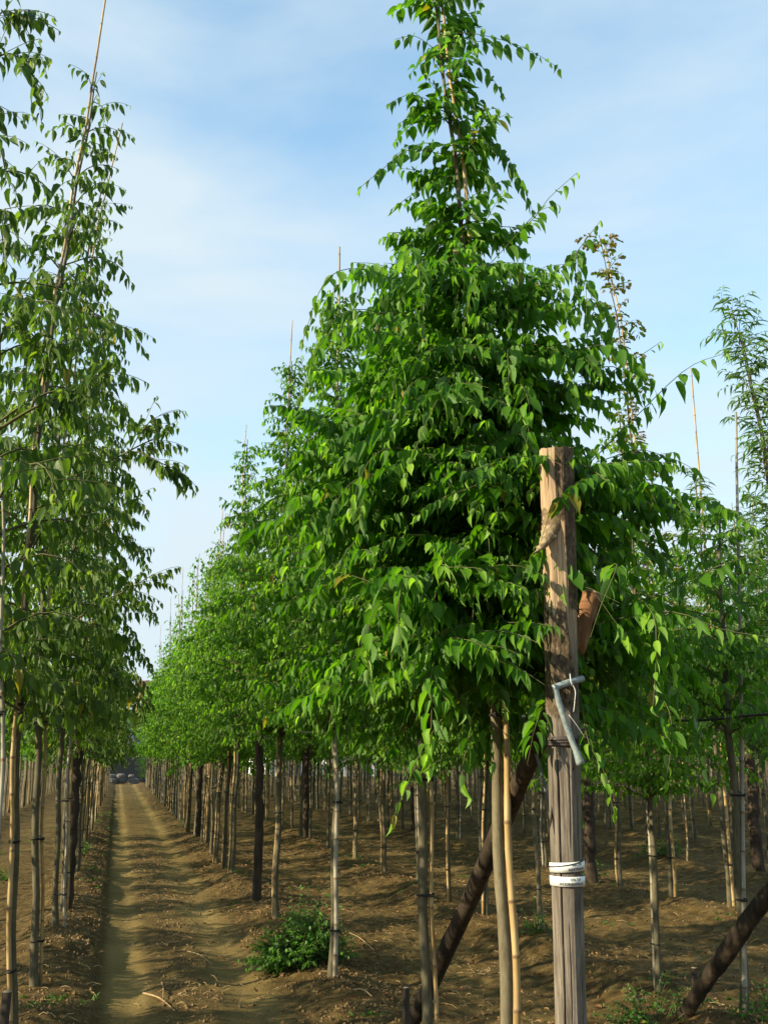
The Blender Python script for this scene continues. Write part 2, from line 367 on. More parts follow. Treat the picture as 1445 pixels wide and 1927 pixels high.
# ------------------------------------------------------------------ leaves
def leaf_template(w=0.52, fold=0.13, curl=0.25, peak=0.36, tip=1.0, lobes=False):
    ts = np.array([0.0, 0.09, peak - 0.03, 0.62, 0.83, 1.0]); ww = np.array([0.0, 0.66, 1.0, 0.74, 0.25, 0.0]) * w / 2
    if lobes: ts = np.array([0.0, 0.2, 0.4, 0.6, 0.84, 1.0]); ww = np.array([0, 0.45, 0.9, 0.6, 0.85, 0.0]) * w / 2
    V = [(0, 0, 0)]; UV = [(0, 0)]
    for t, a in zip(ts[1:-1], ww[1:-1]):
        zc = -curl * t * t
        V += [(-a, t, zc + fold * a / w * 2), (0, t, zc), (a, t, zc + fold * a / w * 2)]; UV += [(-a / (w / 2), t), (0, t), (a / (w / 2), t)]
    V.append((0, 1, -curl)); UV.append((0, 1))
    T = [(0, 2, 1), (0, 3, 2)]; Q = []
    for k in range(3):
        o = 1 + 3 * k; Q += [(o, o + 1, o + 4, o + 3), (o + 1, o + 2, o + 5, o + 4)]
    o = 10; T += [(o, o + 1, 13), (o + 1, o + 2, 13)]
    return np.array(V, float), np.array(Q), np.array(T), np.array(UV, float)
def leaf_low(w=0.5):
    V = np.array([(0, 0, 0), (-w / 2, 0.4, 0.05), (0, 0.42, 0), (w / 2, 0.4, 0.05), (0, 1, -0.2)], float)
    return V, np.zeros((0, 4), int), np.array([(0, 2, 1), (0, 3, 2), (1, 2, 4), (2, 3, 4)]), np.array([(0, 0), (-1, .4), (0, .4), (1, .4), (0, 1)], float)

class Leaves:
    def __init__(s): s.P = []; s.D = []; s.Nn = []; s.S = []; s.C = []
    def add(s, p, d, n, size, c): s.P.append(p); s.D.append(d); s.Nn.append(n); s.S.append(size); s.C.append(c)
    def mesh(s, name, templates, rng):
        P = np.array(s.P); D = np.array(s.D); D /= np.linalg.norm(D, axis=1)[:, None]
        Nn = np.array(s.Nn); Nn = Nn - (Nn * D).sum(1)[:, None] * D; Nn /= np.linalg.norm(Nn, axis=1)[:, None] + 1e-9
        X = np.cross(D, Nn); S = np.array(s.S); C = np.array(s.C)
        which = rng.integers(0, len(templates), len(P)); Vs = []; Qs = []; Ts = []; As = []; U = []; n0 = 0
        for k, (V, Q, T, UV) in enumerate(templates):
            ix = np.where(which == k)[0]
            if not len(ix): continue
            m = len(V); wv = rng.uniform(0.85, 1.15, len(ix))
            W = P[ix][:, None, :] + S[ix][:, None, None] * (V[None, :, 0:1] * wv[:, None, None] * X[ix][:, None, :] + V[None, :, 1:2] * D[ix][:, None, :] + V[None, :, 2:3] * Nn[ix][:, None, :])
            off = n0 + np.arange(len(ix)) * m
            Vs.append(W.reshape(-1, 3))
            if len(Q): Qs.append((Q[None] + off[:, None, None]).reshape(-1, 4))
            if len(T): Ts.append((T[None] + off[:, None, None]).reshape(-1, 3))
            As.append(np.repeat(C[ix], m)); U.append(np.tile(UV, (len(ix), 1))); n0 += m * len(ix)
        return mesh_np(name, np.vstack(Vs), np.vstack(Qs) if Qs else None, np.vstack(Ts) if Ts else None, {'tint': np.concatenate(As)}, uv=np.vstack(U))

T_HACK = [leaf_template(0.46, 0.12, 0.22), leaf_template(0.42, 0.20, 0.38), leaf_template(0.52, 0.06, 0.14), leaf_template(0.40, 0.26, 0.55), leaf_template(0.36, 0.3, 0.3)]
T_LONG = [leaf_template(0.40, 0.14, 0.30, 0.34), leaf_template(0.36, 0.22, 0.45, 0.36), leaf_template(0.44, 0.10, 0.2, 0.32)]
T_NARROW = [leaf_template(0.22, 0.08, 0.35, 0.4), leaf_template(0.19, 0.1, 0.6, 0.4)]
T_OAK = [leaf_template(0.62, 0.1, 0.2, lobes=True), leaf_template(0.55, 0.2, 0.3, lobes=True)]
T_LOW = [leaf_low(0.5), leaf_low(0.42)]
T_LOWN = [leaf_low(0.22)]

UP = np.array([0, 0, 1.0])
def unit(v): return v / (np.linalg.norm(v) + 1e-9)
def leafy(L, rng, pts, size, step, c0=0.35, hang=0.8, taper=True, roll=0.34, start=0.0, side=0.75):
    """two-ranked leaves hanging along a shoot"""
    P = np.asarray(pts); seg = np.linalg.norm(np.diff(P, axis=0), axis=1); cum = np.concatenate([[0], np.cumsum(seg)]); tot = cum[-1]
    s = start * tot + step * 0.5; k = rng.integers(0, 2)
    while s < tot:
        i = min(np.searchsorted(cum, s) - 1, len(seg) - 1); i = max(i, 0); u = (s - cum[i]) / (seg[i] + 1e-9)
        p = P[i] + (P[i + 1] - P[i]) * u; d = unit(P[i + 1] - P[i]); f = s / tot
        sd = np.cross(d, UP); sd = unit(sd) if np.linalg.norm(sd) > 0.15 else unit(np.array([rng.normal(), rng.normal(), 0.01]))
        sg = 1 if k % 2 else -1
        ax = unit(sd * sg * side * rng.uniform(0.6, 1.2) + d * rng.uniform(0.25, 0.6) - UP * hang * rng.uniform(0.6, 1.25) + rng.normal(size=3) * 0.08)
        nn = UP * 0.9 + sd * sg * 0.25 + rng.normal(size=3) * roll
        sz = size * rng.uniform(0.6, 1.22) * ((1 - 0.5 * max(0, f - 0.6) / 0.4) if taper else 1)
        c = 0.0 if rng.random() < 0.008 else np.clip(c0 + rng.normal() * 0.17 + (0.45 * max(0, f - 0.72) / 0.28 if taper else 0), 0.06, 1)
        L.add(p + ax * 0.12 * sz, ax, nn, sz, c)
        s += step * rng.uniform(0.8, 1.25); k += 1
    L.add(P[-1], unit(P[-1] - P[-2] - UP * 0.2), UP + rng.normal(size=3) * 0.3, size * 0.5, min(1, c0 + 0.5))

def arch(p, d, length, droop, n=7, rng=None, curl=0.0):
    P = [np.array(p, float)]; d = unit(np.array(d, float)); st = length / (n - 1)
    for k in range(n - 1):
        d = unit(d - UP * droop * st / 0.1 * 0.1 * (0.5 + k / n) + (rng.normal(size=3) * curl if rng is not None else 0))
        P.append(P[-1] + d * st)
    return np.array(P)

def crown_geo(rng, trunk, z0, z1, prof, nb, leafsize=0.08, step=0.036, sub=0.075, subl=(0.12, 0.42), droop=1.6, elev=(25, 60), c0=0.33,
              hang=0.8, squash=None, twig_sides=4, bare=0.25, zp=1.15, thin=None):
    L = Leaves(); W = MB(); az = rng.uniform(0, 6.28)
    for i in range(nb):
        u = (i + rng.random()) / nb; z = z0 + (z1 - z0) * u ** zp; az += 2.39996 + rng.normal() * 0.3
        if thin and z > thin[0] and rng.random() < thin[1]: continue
        r = prof(z) * rng.uniform(0.55, 1.22)
        if squash is not None: r *= squash(az, z)
        zs = max(z - 0.35 * r, z0 - 0.25 + 0.25 * rng.random()); el = math.radians(rng.uniform(*elev))
        d = np.array([math.cos(az) * math.cos(el), math.sin(az) * math.cos(el), math.sin(el)])
        P = arch(trunk(zs), d, r * 1.18, droop / max(r, 0.35), 8, rng, 0.05)
        rr = 0.004 + 0.006 * r
        W.tube(P, np.linspace(rr, 0.0022, len(P)), twig_sides, False)
        leafy(L, rng, P, leafsize, step * 1.1, c0, hang, True, start=bare)
        seg = np.linalg.norm(np.diff(P, axis=0), axis=1); cum = np.concatenate([[0], np.cumsum(seg)]); s = bare * 0.5 * cum[-1]; k = 0
        while s < cum[-1] * 0.95:
            q = max(min(np.searchsorted(cum, s) - 1, len(seg) - 1), 0); p = P[q] + (P[q + 1] - P[q]) * ((s - cum[q]) / (seg[q] + 1e-9))
            dd = unit(P[q + 1] - P[q]); sd = unit(np.cross(dd, UP) + 1e-4); sg = 1 if k % 2 else -1
            v = dd * rng.uniform(0.2, 0.8) + sd * sg * rng.uniform(0.5, 1.1) + UP * rng.uniform(-0.25, 0.6)
            ln = rng.uniform(*subl) * min(1.0, 0.45 + r)
            S = arch(p, v, ln, 1.9 / max(ln, 0.2) * rng.uniform(0.4, 1.3) * 0.5, 5, rng, 0.06)
            W.tube(S, np.linspace(0.0026, 0.0012, len(S)), 3, False)
            leafy(L, rng, S, leafsize, step, c0 + rng.normal() * 0.08, hang, True)
            s += sub * rng.uniform(0.7, 1.3); k += 1
    return L, W

def celtis_prof(zm=4.3, top=6.6, R=0.85, base=1.95):
    def f(z):
        if z < zm: 
            t = (z - base) / (zm - base); return R * (0.72 + 0.28 * math.sin(min(1, max(0, t) * 2.2) * 1.57)) * (1 - 0.42 * max(0, t - 0.6) / 0.4)
        t = (z - zm) / (top - zm); return R * (0.38 - 0.26 * t)
    return f

# ------------------------------------------------------------------ tree builders
def trunk_fn(lean=(0, 0), bow=(0, 0), H=6.5, seed=0, wob=0.018):
    g = np.random.default_rng(seed); a = g.uniform(0, 6.28, 4)
    def f(z):
        t = z / H
        return np.array([lean[0] * t ** 2.8 + bow[0] * math.sin(t * math.pi) + wob * math.sin(2.1 * z + a[0]) * min(1, z) + 0.008 * math.sin(6 * z + a[1]),
                         lean[1] * t * t + bow[1] * math.sin(t * math.pi) + wob * math.sin(1.7 * z + a[2]) * min(1, z), z])
    return f
def trunk_mesh(f, H, r0=0.031, seed=0, sides=10):
    zs = np.concatenate([[-0.15, 0, 0.05, 0.12], np.arange(0.25, H, 0.13)]); mb = MB()
    rr = np.interp(zs, [-0.15, 0.0, 0.12, 0.3, 2.0, H], [r0 * 1.5, r0 * 1.35, r0 * 1.12, r0, r0 * 0.86, 0.005])
    mb.tube([f(max(z, 0)) + np.array([0, 0, min(z, 0)]) for z in zs], rr, sides, True, wob=0.045, seed=seed)
    return mb.mesh('trunk')
def cane_mesh(p0, p1, r0=0.019, bow=0.02, seed=0, sides=8, path=None):
    g = np.random.default_rng(seed); p0 = np.array(p0, float); p1 = np.array(p1, float); Ln = np.linalg.norm(p1 - p0)
    pts = []; rad = []; a = []; s = 0; node = g.uniform(0.1, 0.3); bo = g.normal(size=3) * bow; bo[2] = 0
    ss = [(0.0, 0)]
    while node < Ln - 0.05:
        ss += [(node - 0.012, 0), (node - 0.004, 1), (node + 0.004, 1), (node + 0.012, 0)]; node += g.uniform(0.22, 0.36)
        ss.append((node - 0.12, 0))
    ss = [x for x in ss if x[0] < Ln] + [(Ln, 0)]
    for s, k in ss:
        t = s / Ln; pts.append((p0 + (p1 - p0) * t if path is None else path(p0[2] + (p1[2] - p0[2]) * t)) + bo * math.sin(t * math.pi) + bo[::-1] * [1, 1, 0] * 0.5 * math.sin(t * 9)); rad.append((r0 * (1 - 0.55 * t)) * (1.13 if k else 1)); a.append(float(k))
    mb = MB(); mb.tube(pts, rad, sides, True, a=np.array(a)); return mb.mesh('support_cane')
def tie_mesh(c1, r1, c2, r2, seed=0):
    """black tube tie wrapped twice round trunk and cane, with a loose tail"""
    g = np.random.default_rng(seed); c1 = np.array(c1); c2 = np.array(c2); ax = c2 - c1; ax[2] = 0; dd = np.linalg.norm(ax) + 1e-6; ax = ax / dd
    pr = np.array([-ax[1], ax[0], 0]); pts = []
    for k in range(33):
        a = k / 32 * 4 * math.pi; ca, sa = math.cos(a), math.sin(a)
        c = c2 if ca > 0 else c1; r = (r2 if ca > 0 else r1) + 0.005
        pts.append(c * [1, 1, 0] + ax * ca * r + pr * sa * ((r1 + r2) / 2 + 0.005) + np.array([0, 0, c1[2] + 0.006 * math.sin(a * 0.5 + 1) + 0.004 * k / 16]))
    mb = MB(); mb.tube(pts, 0.0045, 5, True)
    e = np.array(pts[-1]); mb.tube([e, e - ax * 0.03 + [0, 0, 0.01], e - ax * 0.05 + [0, 0, 0.035 * g.uniform(0.3, 1)]], 0.004, 5, True)
    return mb.mesh('tie')

def make_tree(name, loc, leaf='leaf', templates=T_HACK, H=6.5, lean=(0, 0), bow=(0, 0), seed=1, r0=0.027, z0=2.05, prof=None, nb=80,
              cane=(0.05, 0.0), cane_top=None, cane_h=6.2, cane_r=0.018, cane_mat='cane', bark='bark', extra=None, clear=None, ties=(0.45, 1.35, 1.98), wob=0.014, **kw):
    rng = np.random.default_rng(seed); root = empty(name, loc); f = trunk_fn(lean, bow, H, seed, wob)
    put('trunk', trunk_mesh(f, H, r0, seed), root, mat=M[bark])
    L, W = crown_geo(rng, f, z0, H - 0.1, prof, nb, **kw)
    if extra: extra(L, W, rng, np.array(loc))
    if clear:
        P = np.array(L.P) + np.array(loc); ok = np.ones(len(P), bool)
        for c, rad in clear: ok &= np.linalg.norm(P - c, axis=1) > rad
        for k in ('P', 'D', 'Nn', 'S', 'C'): setattr(L, k, [v for v, q in zip(getattr(L, k), ok) if q])
    put('crown', L.mesh('crown', templates, rng), root, mat=M[leaf])
    put('branches', W.mesh('branches'), root, mat=M['twig'])
    if cane:
        b = np.array([cane[0], cane[1], -0.1]); tp = f(cane_h) + np.array([cane[0] * 0.6, cane[1] * 0.6, 0]) if cane_top is None else np.array(cane_top, float)
        tp[2] = cane_h if cane_top is None else tp[2]
        cp = (lambda z: f(min(max(z, 0), H)) * [1, 1, 0] + np.array([cane[0] * (1 - 0.25 * z / cane_h), cane[1] * (1 - 0.25 * z / cane_h), z]) + (f(H) - f(H - 0.5)) * [1, 1, 0] * max(0, z - H) * 2) if cane_top is None else (lambda z: b + (tp - b) * ((z + 0.1) / (tp[2] + 0.1)))
        put('support_cane', cane_mesh(b, tp, cane_r, 0.008, seed, path=cp), root, mat=M[cane_mat])
        for k, z in enumerate(ties):
            c1 = f(z); c2 = cp(z); put('tie', tie_mesh(c1, r0 * 0.92, c2, cane_r * 0.95, seed + k), root, mat=M['tie'])
    return root
def copy_tree(o, loc, rz, sc=1.0, keep=None, label=None, group=None):
    c = o.copy(); COL.objects.link(c); c.location = loc; c.rotation_euler = (0, 0, rz); c.scale = (1, 1, sc)
    for ch in o.children:
        if keep and ch.name.split('.')[0] not in keep: continue
        d = ch.copy(); COL.objects.link(d); d.parent = c
    return c

ORD = ['first', 'second', 'third', 'fourth', 'fifth', 'sixth', 'seventh', 'eighth', 'ninth', 'tenth', 'eleventh', 'twelfth']
def gloc(x, y): return (x, y, gz1(x, y))

# ---- the big front tree right of the track (its crown fills the middle of the picture)
locA = gloc(1.78, 4.65)
def sprays_A(L, W, rng, loc):
    def sp(pts, size=0.085, step=0.036, c0=0.42, hang=0.9, r=0.0028):
        P = spline([atY(*p) - loc for p in pts], 12); W.tube(P, np.linspace(r, 0.0012, len(P)), 4, False)
        leafy(L, rng, P, size, step, c0, hang, True, roll=0.35)
    y = 4.65
    sp([(820, 70, y), (880, 62, y - .05), (960, 80, y - .1), (1020, 108, y - .15), (1052, 130, y - .2)], 0.10, 0.034, 0.30)
    sp([(850, 90, y), (900, 78, y + .05), (940, 90, y + .1)], 0.095, 0.034, 0.25)
    sp([(815, 90, y), (780, 68, y), (743, 74, y)], 0.085, 0.03, 0.25)
    sp([(830, 200, y), (775, 178, y), (730, 196, y - .05)], 0.09, 0.032, 0.25)
    sp([(830, 230, y), (785, 215, y), (752, 232, y - .05)], 0.09, 0.034, 0.25)
    sp([(835, 290, y), (770, 282, y - .05), (720, 318, y - .1), (676, 354, y - .15)], 0.10, 0.034, 0.35)
    sp([(850, 110, y), (905, 125, y), (948, 178, y)], 0.09, 0.034, 0.2)
    sp([(850, 150, y), (900, 190, y + .1), (930, 240, y + .1)], 0.09, 0.032, 0.2)
    sp([(850, 220, y), (930, 270, y - .05), (975, 330, y - .1), (1003, 400, y - .1)], 0.10, 0.03, 0.2)
    sp([(860, 260, y), (900, 300, y - .15), (940, 370, y - .2)], 0.10, 0.03, 0.2)
    sp([(850, 330, y), (800, 350, y - .1), (735, 395, y - .1)], 0.085, 0.03, 0.35)
    sp([(900, 420, y), (985, 425, y - .1), (1035, 370, y - .2), (1085, 325, y - .25)], 0.10, 0.055, 0.5)
    sp([(900, 520, y), (960, 455, y - .3), (1010, 400, y - .35), (1050, 385, y - .4)], 0.115, 0.06, 0.5)
    sp([(960, 560, y), (1060, 500, y - .3), (1110, 440, y - .4), (1130, 415, y - .4)], 0.10, 0.05, 0.5)
    sp([(900, 640, y), (800, 540, y - .3), (720, 500, y - .4), (665, 494, y - .45)], 0.10, 0.034, 0.5)
    sp([(900, 680, y), (780, 600, y - .4), (700, 590, y - .5), (640, 610, y - .5)], 0.09, 0.034, 0.5)
    sp([(1040, 760, y), (1150, 700, y - .3), (1200, 672, y - .4), (1243, 643, y - .45)], 0.10, 0.055, 0.5)
    sp([(1080, 900, y), (1190, 790, y - .3), (1290, 695, y - .5), (1366, 664, y - .6)], 0.115, 0.055, 0.35)
    sp([(1080, 930, y), (1180, 850, y - .2), (1260, 862, y - .3), (1318, 890, y - .3)], 0.10, 0.034, 0.25)
    sp([(1100, 960, y), (1200, 930, y - .3), (1280, 980, y - .3), (1300, 1080, y - .3)], 0.10, 0.036, 0.25)
    sp([(1060, 1060, y), (1180, 1010, y - .4), (1270, 1080, y - .5), (1290, 1180, y - .5)], 0.10, 0.036, 0.25)
    sp([(860, 1180, y - .2), (815, 1250, y - .6), (812, 1340, y - .7), (808, 1445, y - .72)], 0.12, 0.030, 0.6)
    sp([(870, 1300, y - .2), (800, 1400, y - .5), (765, 1480, y - .6), (735, 1550, y - .6)], 0.11, 0.048, 0.45)
    sp([(1160, 1100, y - .4), (1225, 1150, y - 1.0), (1233, 1240, y - 1.05), (1228, 1330, y - 1.05)], 0.085, 0.042, 0.6)
    sp([(1090, 1300, y - .6), (1105, 1390, y - .9), (1135, 1450, y - .95), (1155, 1530, y - .95)], 0.085, 0.042, 0.55)
    sp([(1200, 1250, y - .4), (1255, 1330, y - .8), (1262, 1400, y - .8), (1252, 1475, y - .8)], 0.095, 0.045, 0.4)
    sp([(1240, 1250, y - .4), (1300, 1330, y - .7), (1325, 1410, y - .7), (1340, 1500, y - .7)], 0.10, 0.045, 0.4)
    sp([(1100, 1180, y - .3), (1250, 1150, y - .9), (1360, 1185, y - 1.1), (1460, 1200, y - 1.2)], 0.09, 0.05, 0.55)
    sp([(1150, 1150, y - .3), (1270, 1110, y - .7), (1350, 1065, y - .9), (1460, 1035, y - 1)], 0.11, 0.06, 0.45)
    sp([(900, 1330, y - .2), (880, 1400, y - .4), (870, 1450, y - .4), (880, 1500, y - .4)], 0.10, 0.055, 0.35)
    sp([(900, 1350, y - .2), (930, 1390, y - .4), (925, 1440, y - .4)], 0.09, 0.05, 0.35)
    sp([(880, 660, y - .2), (830, 740, y - .6), (800, 800, y - .7), (760, 900, y - .7)], 0.11, 0.040, 0.5)
    sp([(960, 700, y - .2), (990, 740, y - .7), (995, 800, y - .75), (985, 860, y - .75)], 0.11, 0.045, 0.5)
    sp([(900, 850, y - .2), (930, 880, y - .7), (900, 910, y - .8), (850, 930, y - .8)], 0.11, 0.04, 0.6)
    sp([(880, 1000, y - .2), (830, 1060, y - .7), (900, 1070, y - .9), (950, 1100, y - .9)], 0.11, 0.036, 0.6)
    sp([(820, 1060, y - .2), (760, 1100, y - .7), (750, 1180, y - .75), (765, 1260, y - .75)], 0.12, 0.04, 0.5)
    sp([(800, 1100, y - .2), (720, 1130, y - .6), (690, 1200, y - .65), (700, 1290, y - .65)], 0.12, 0.04, 0.45)
    sp([(760, 1180, y - .1), (680, 1220, y - .3), (640, 1290, y - .35), (620, 1360, y - .35)], 0.10, 0.04, 0.35)
    sp([(1110, 1100, y - .4), (1160, 1060, y - .9), (1130, 1140, y - 1.0), (1110, 1200, y - 1.0)], 0.11, 0.04, 0.5)
    g = np.random.default_rng(5)
    for k in range(46):       # arching shoots all over the face of the crown
        px = g.uniform(660, 1270); py = g.uniform(520, 1300); px = min(px, 1080 + (py - 520) * 0.3)
        if 960 < px < 1160 and py > 760: px -= 260
        dx = (px - 950) * 0.22 + g.normal() * 25; yy = y - g.uniform(0.2, 0.62)
        sp([(px - dx, py - 40, yy + .2), (px, py - 60, yy), (px + dx * .7, py - 30, yy - .1), (px + dx * 1.2, py + g.uniform(30, 90), yy - .12)], g.uniform(0.08, 0.115), 0.036, g.uniform(0.35, 0.6))
def profA(z):
    return float(np.interp(z, [1.9, 2.3, 2.9, 3.5, 3.9, 4.15, 4.3, 4.45, 5.2, 6.0, 6.5], [0.62, 0.80, 0.84, 0.82, 0.74, 0.60, 0.34, 0.22, 0.21, 0.13, 0.08]))
TA = make_tree('hackberry_tree', locA, wob=0.004, H=6.4, lean=(-0.30, 0.06), seed=11, r0=0.030, prof=profA, nb=175, leafsize=0.104, step=0.022, hang=0.62, sub=0.082, subl=(0.22, 0.6), zp=1.35, thin=(4.35, 0.55),
               squash=lambda az, z: (0.45 if z > 4.25 and math.cos(az + 1.9) > 0.55 else 1.0) * (0.62 if math.cos(az + 0.6) > 0.25 and 3.35 < z < 4.5 else 1.0),
               extra=sprays_A, cane=(0.037, -0.036), cane_h=6.2, cane_r=0.0195, bark='bark_pale', ties=(0.42, 1.93, 4.3), z0=2.2, clear=[(atX(1060, y_, 1.72) + [-0.05, -0.16, 0], 0.15) for y_ in range(830, 1500, 60)] + [(atX(1050, y_, 1.72) + [-0.17, -0.52, 0], 0.16) for y_ in range(830, 1500, 60)] + [(atX(1048, y_, 1.76) * (1 - q_) + np.array([0, 0, HCAM]) * q_, 0.15) for y_ in range(820, 1440, 45) for q_ in (0.06, 0.11, 0.16, 0.21, 0.26)]
               + [(atX(1050, y_, 1.78) + np.array([sd.x, sd.y, sd.z]) * q_, 0.10) for y_ in range(840, 1130, 50) for q_ in (0.25, 0.42, 0.6, 0.8)]
               + [(atY(1114, 1135, Y_), 0.15) for Y_ in (4.05, 3.85, 3.6, 3.35, 3.1)] + [(atY(1100, 1200, Y_), 0.12) for Y_ in (3.85, 3.6, 3.35)] + [(atY(1114, 1130, 4.05) + np.array([sd.x, sd.y, sd.z]) * q_, 0.09) for q_ in (0.2, 0.35, 0.5)])
tag(TA, 'largest leafy hackberry tree beside the weathered front post, trunk tied to a thick tan cane', 'tree', 'staked trees in the row right of the track')
# ---- second tree, cane browner
TB = make_tree('hackberry_tree', gloc(1.78, 5.9), H=5.3, lean=(0.05, 0.1), seed=12, r0=0.030, prof=celtis_prof(3.9, 5.6, 0.84), nb=115, leafsize=0.088, step=0.030, subl=(0.16, 0.46),
               cane=(0.045, -0.02), cane_h=5.5, cane_r=0.015, bark='bark', ties=(0.95, 1.6, 2.0))
tag(TB, 'leafy tree behind the largest one, brown cane tied left of the dark diagonal log', 'tree', 'staked trees in the row right of the track')
TC = make_tree('hackberry_tree', gloc(1.78, 8.5), leaf='leaf_mid', H=6.1, lean=(0.0, 0.05), seed=13, r0=0.026, prof=celtis_prof(4.5, 6.2, 0.92), nb=135, leafsize=0.082, step=0.031, subl=(0.16, 0.46),
               cane=(0.02, -0.045), cane_h=6.5, cane_r=0.021, cane_mat='cane_grey', bark='bark', ties=(0.35, 1.35, 1.95))
tag(TC, 'tree whose grey cane rises out of the green shrub beside the track', 'tree', 'staked trees in the row right of the track')
TD = make_tree('hackberry_tree', gloc(1.80, 11.7), leaf='leaf_mid', H=6.7, lean=(0.05, 0.05), seed=14, r0=0.031, prof=celtis_prof(4.8, 6.9, 0.98), nb=135, leafsize=0.082, step=0.034, subl=(0.16, 0.46),
               cane=(-0.02, 0.05), cane_h=7.2, cane_r=0.016, ties=(1.1, 1.95))
tag(TD, 'pale greenish trunk just left of and behind the shrub, tall pointed crown', 'tree', 'staked trees in the row right of the track')
TE = make_tree('hackberry_tree', gloc(1.76, 15.7), leaf='leaf_mid', H=6.8, seed=15, r0=0.034, prof=celtis_prof(4.8, 6.9, 0.98), nb=115, leafsize=0.09, step=0.040, sub=0.085,
               cane=(-0.055, 0.0), cane_h=7.0, cane_r=0.016, ties=(1.1, 1.9))
tag(TE, 'tree just beyond the dark crooked post right of the track, lit tan cane', 'tree', 'staked trees in the row right of the track')
# left row: long drooping leaves, looser crowns, arching bare limbs
def left_prof(R=0.66, top=6.8):
    return lambda z: float(np.interp(z, [1.9, 2.5, 3.4, 4.4, 5.2, 6.0, top], [0.62, 0.98, 1.0, 0.85, 0.6, 0.34, 0.14])) * R
def limbs(specs):
    def ex(L, W, rng, loc):
        for pts, r in specs:
            P = spline([atY(*p) - loc for p in pts], 16); W.tube(P, np.linspace(r, 0.003, len(P)), 6, True)
            leafy(L, rng, P, 0.095, 0.05, 0.35, 1.1, True, start=0.55)
            for k in range(5, 15):
                d = unit(P[k] - P[k - 1]) + np.array([rng.normal() * 0.5, rng.normal() * 0.5, 0.1 + 0.3 * rng.normal()]); S = arch(P[k], d, rng.uniform(0.15, 0.32), 3.0, 5, rng, 0.05)
                W.tube(S, 0.002, 3, False); leafy(L, rng, S, 0.095, 0.036, 0.35 + rng.normal() * 0.1, 1.1, True)
    return ex
LK_ = dict(leaf='leaf_left', templates=T_LONG, leafsize=0.105, step=0.038, sub=0.10, hang=1.15, droop=1.9, elev=(25, 55), c0=0.33)
T0 = make_tree('sapling_tree', gloc(-0.50, 5.25), H=5.6, lean=(-0.5, 0.1), bow=(-0.1, 0), wob=0.005, seed=21, r0=0.024, prof=left_prof(0.62, 5.6), nb=34, cane=(0.05, -0.03), cane_h=3.2, cane_r=0.015, cane_mat='cane_grey',
               bark='bark_pale', ties=(1.0, 1.9), extra=limbs([([(-20, 820, 5.3), (60, 770, 5.2), (130, 740, 5.1), (215, 690, 5.0)], 0.011), ([(60, 770, 5.2), (80, 700, 5.15), (95, 640, 5.1)], 0.008),
               ([(-60, 300, 5.2), (-10, 120, 5.1), (40, 110, 5.0), (75, 165, 5.0)], 0.006), ([(-60, 150, 5.2), (-20, 60, 5.1), (10, 20, 5.0), (45, 40, 5.0)], 0.006)]), **LK_)
tag(T0, 'nearest tree of the left row, grey trunk cut by the left edge of the photo', 'tree', 'staked trees in the row left of the track')
T1 = make_tree('sapling_tree', gloc(-0.52, 6.95), H=6.9, lean=(0.05, 0.2), bow=(-0.15, 0), wob=0.006, seed=22, r0=0.027, prof=left_prof(0.74, 6.9), nb=64, cane=(-0.01, -0.05), cane_h=8.6, cane_r=0.015,
               ties=(0.35, 1.1, 1.95), extra=limbs([([(30, 920, 7.0), (100, 910, 6.9), (180, 880, 6.7), (270, 835, 6.6), (303, 820, 6.55)], 0.011),
               ([(180, 880, 6.7), (250, 850, 6.6), (300, 870, 6.5), (335, 885, 6.5)], 0.006), ([(240, 860, 6.6), (262, 820, 6.6), (288, 786, 6.6)], 0.004)]), **LK_)
tag(T1, 'left row tree with the tallest cane, which runs out of the top of the photo', 'tree', 'staked trees in the row left of the track')
T2 = make_tree('sapling_tree', gloc(-0.5, 8.6), H=7.0, lean=(0.05, 0.1), bow=(-0.18, 0), wob=0.006, seed=23, r0=0.029, prof=left_prof(0.78, 7.0), nb=68, cane=(0.05, 0.03), cane_h=7.6, cane_r=0.013, ties=(0.3, 1.05, 1.95),
               extra=limbs([([(60, 1040, 8.5), (110, 1030, 8.3), (180, 990, 8.1), (250, 955, 8.0)], 0.010), ([(100, 1200, 8.5), (180, 1140, 8.2), (240, 1110, 8.0), (290, 1080, 7.9)], 0.010)]), **LK_)
tag(T2, 'left row tree on a smooth grey-green trunk, its cane tip ending under the clouds', 'tree', 'staked trees in the row left of the track')
T3 = make_tree('sapling_tree', gloc(-0.5, 11.1), H=6.4, lean=(0.02, 0.05), bow=(-0.09, 0), wob=0.008, seed=24, r0=0.028, prof=left_prof(0.8, 6.4), nb=62, cane=(0.09, -0.06), cane_h=6.0, cane_r=0.016, cane_mat='cane_grey', ties=(0.3, 1.2, 1.95), **LK_)
tag(T3, 'left row tree with a leaning thin cane, just before the dark post pair', 'tree', 'staked trees in the row left of the track')

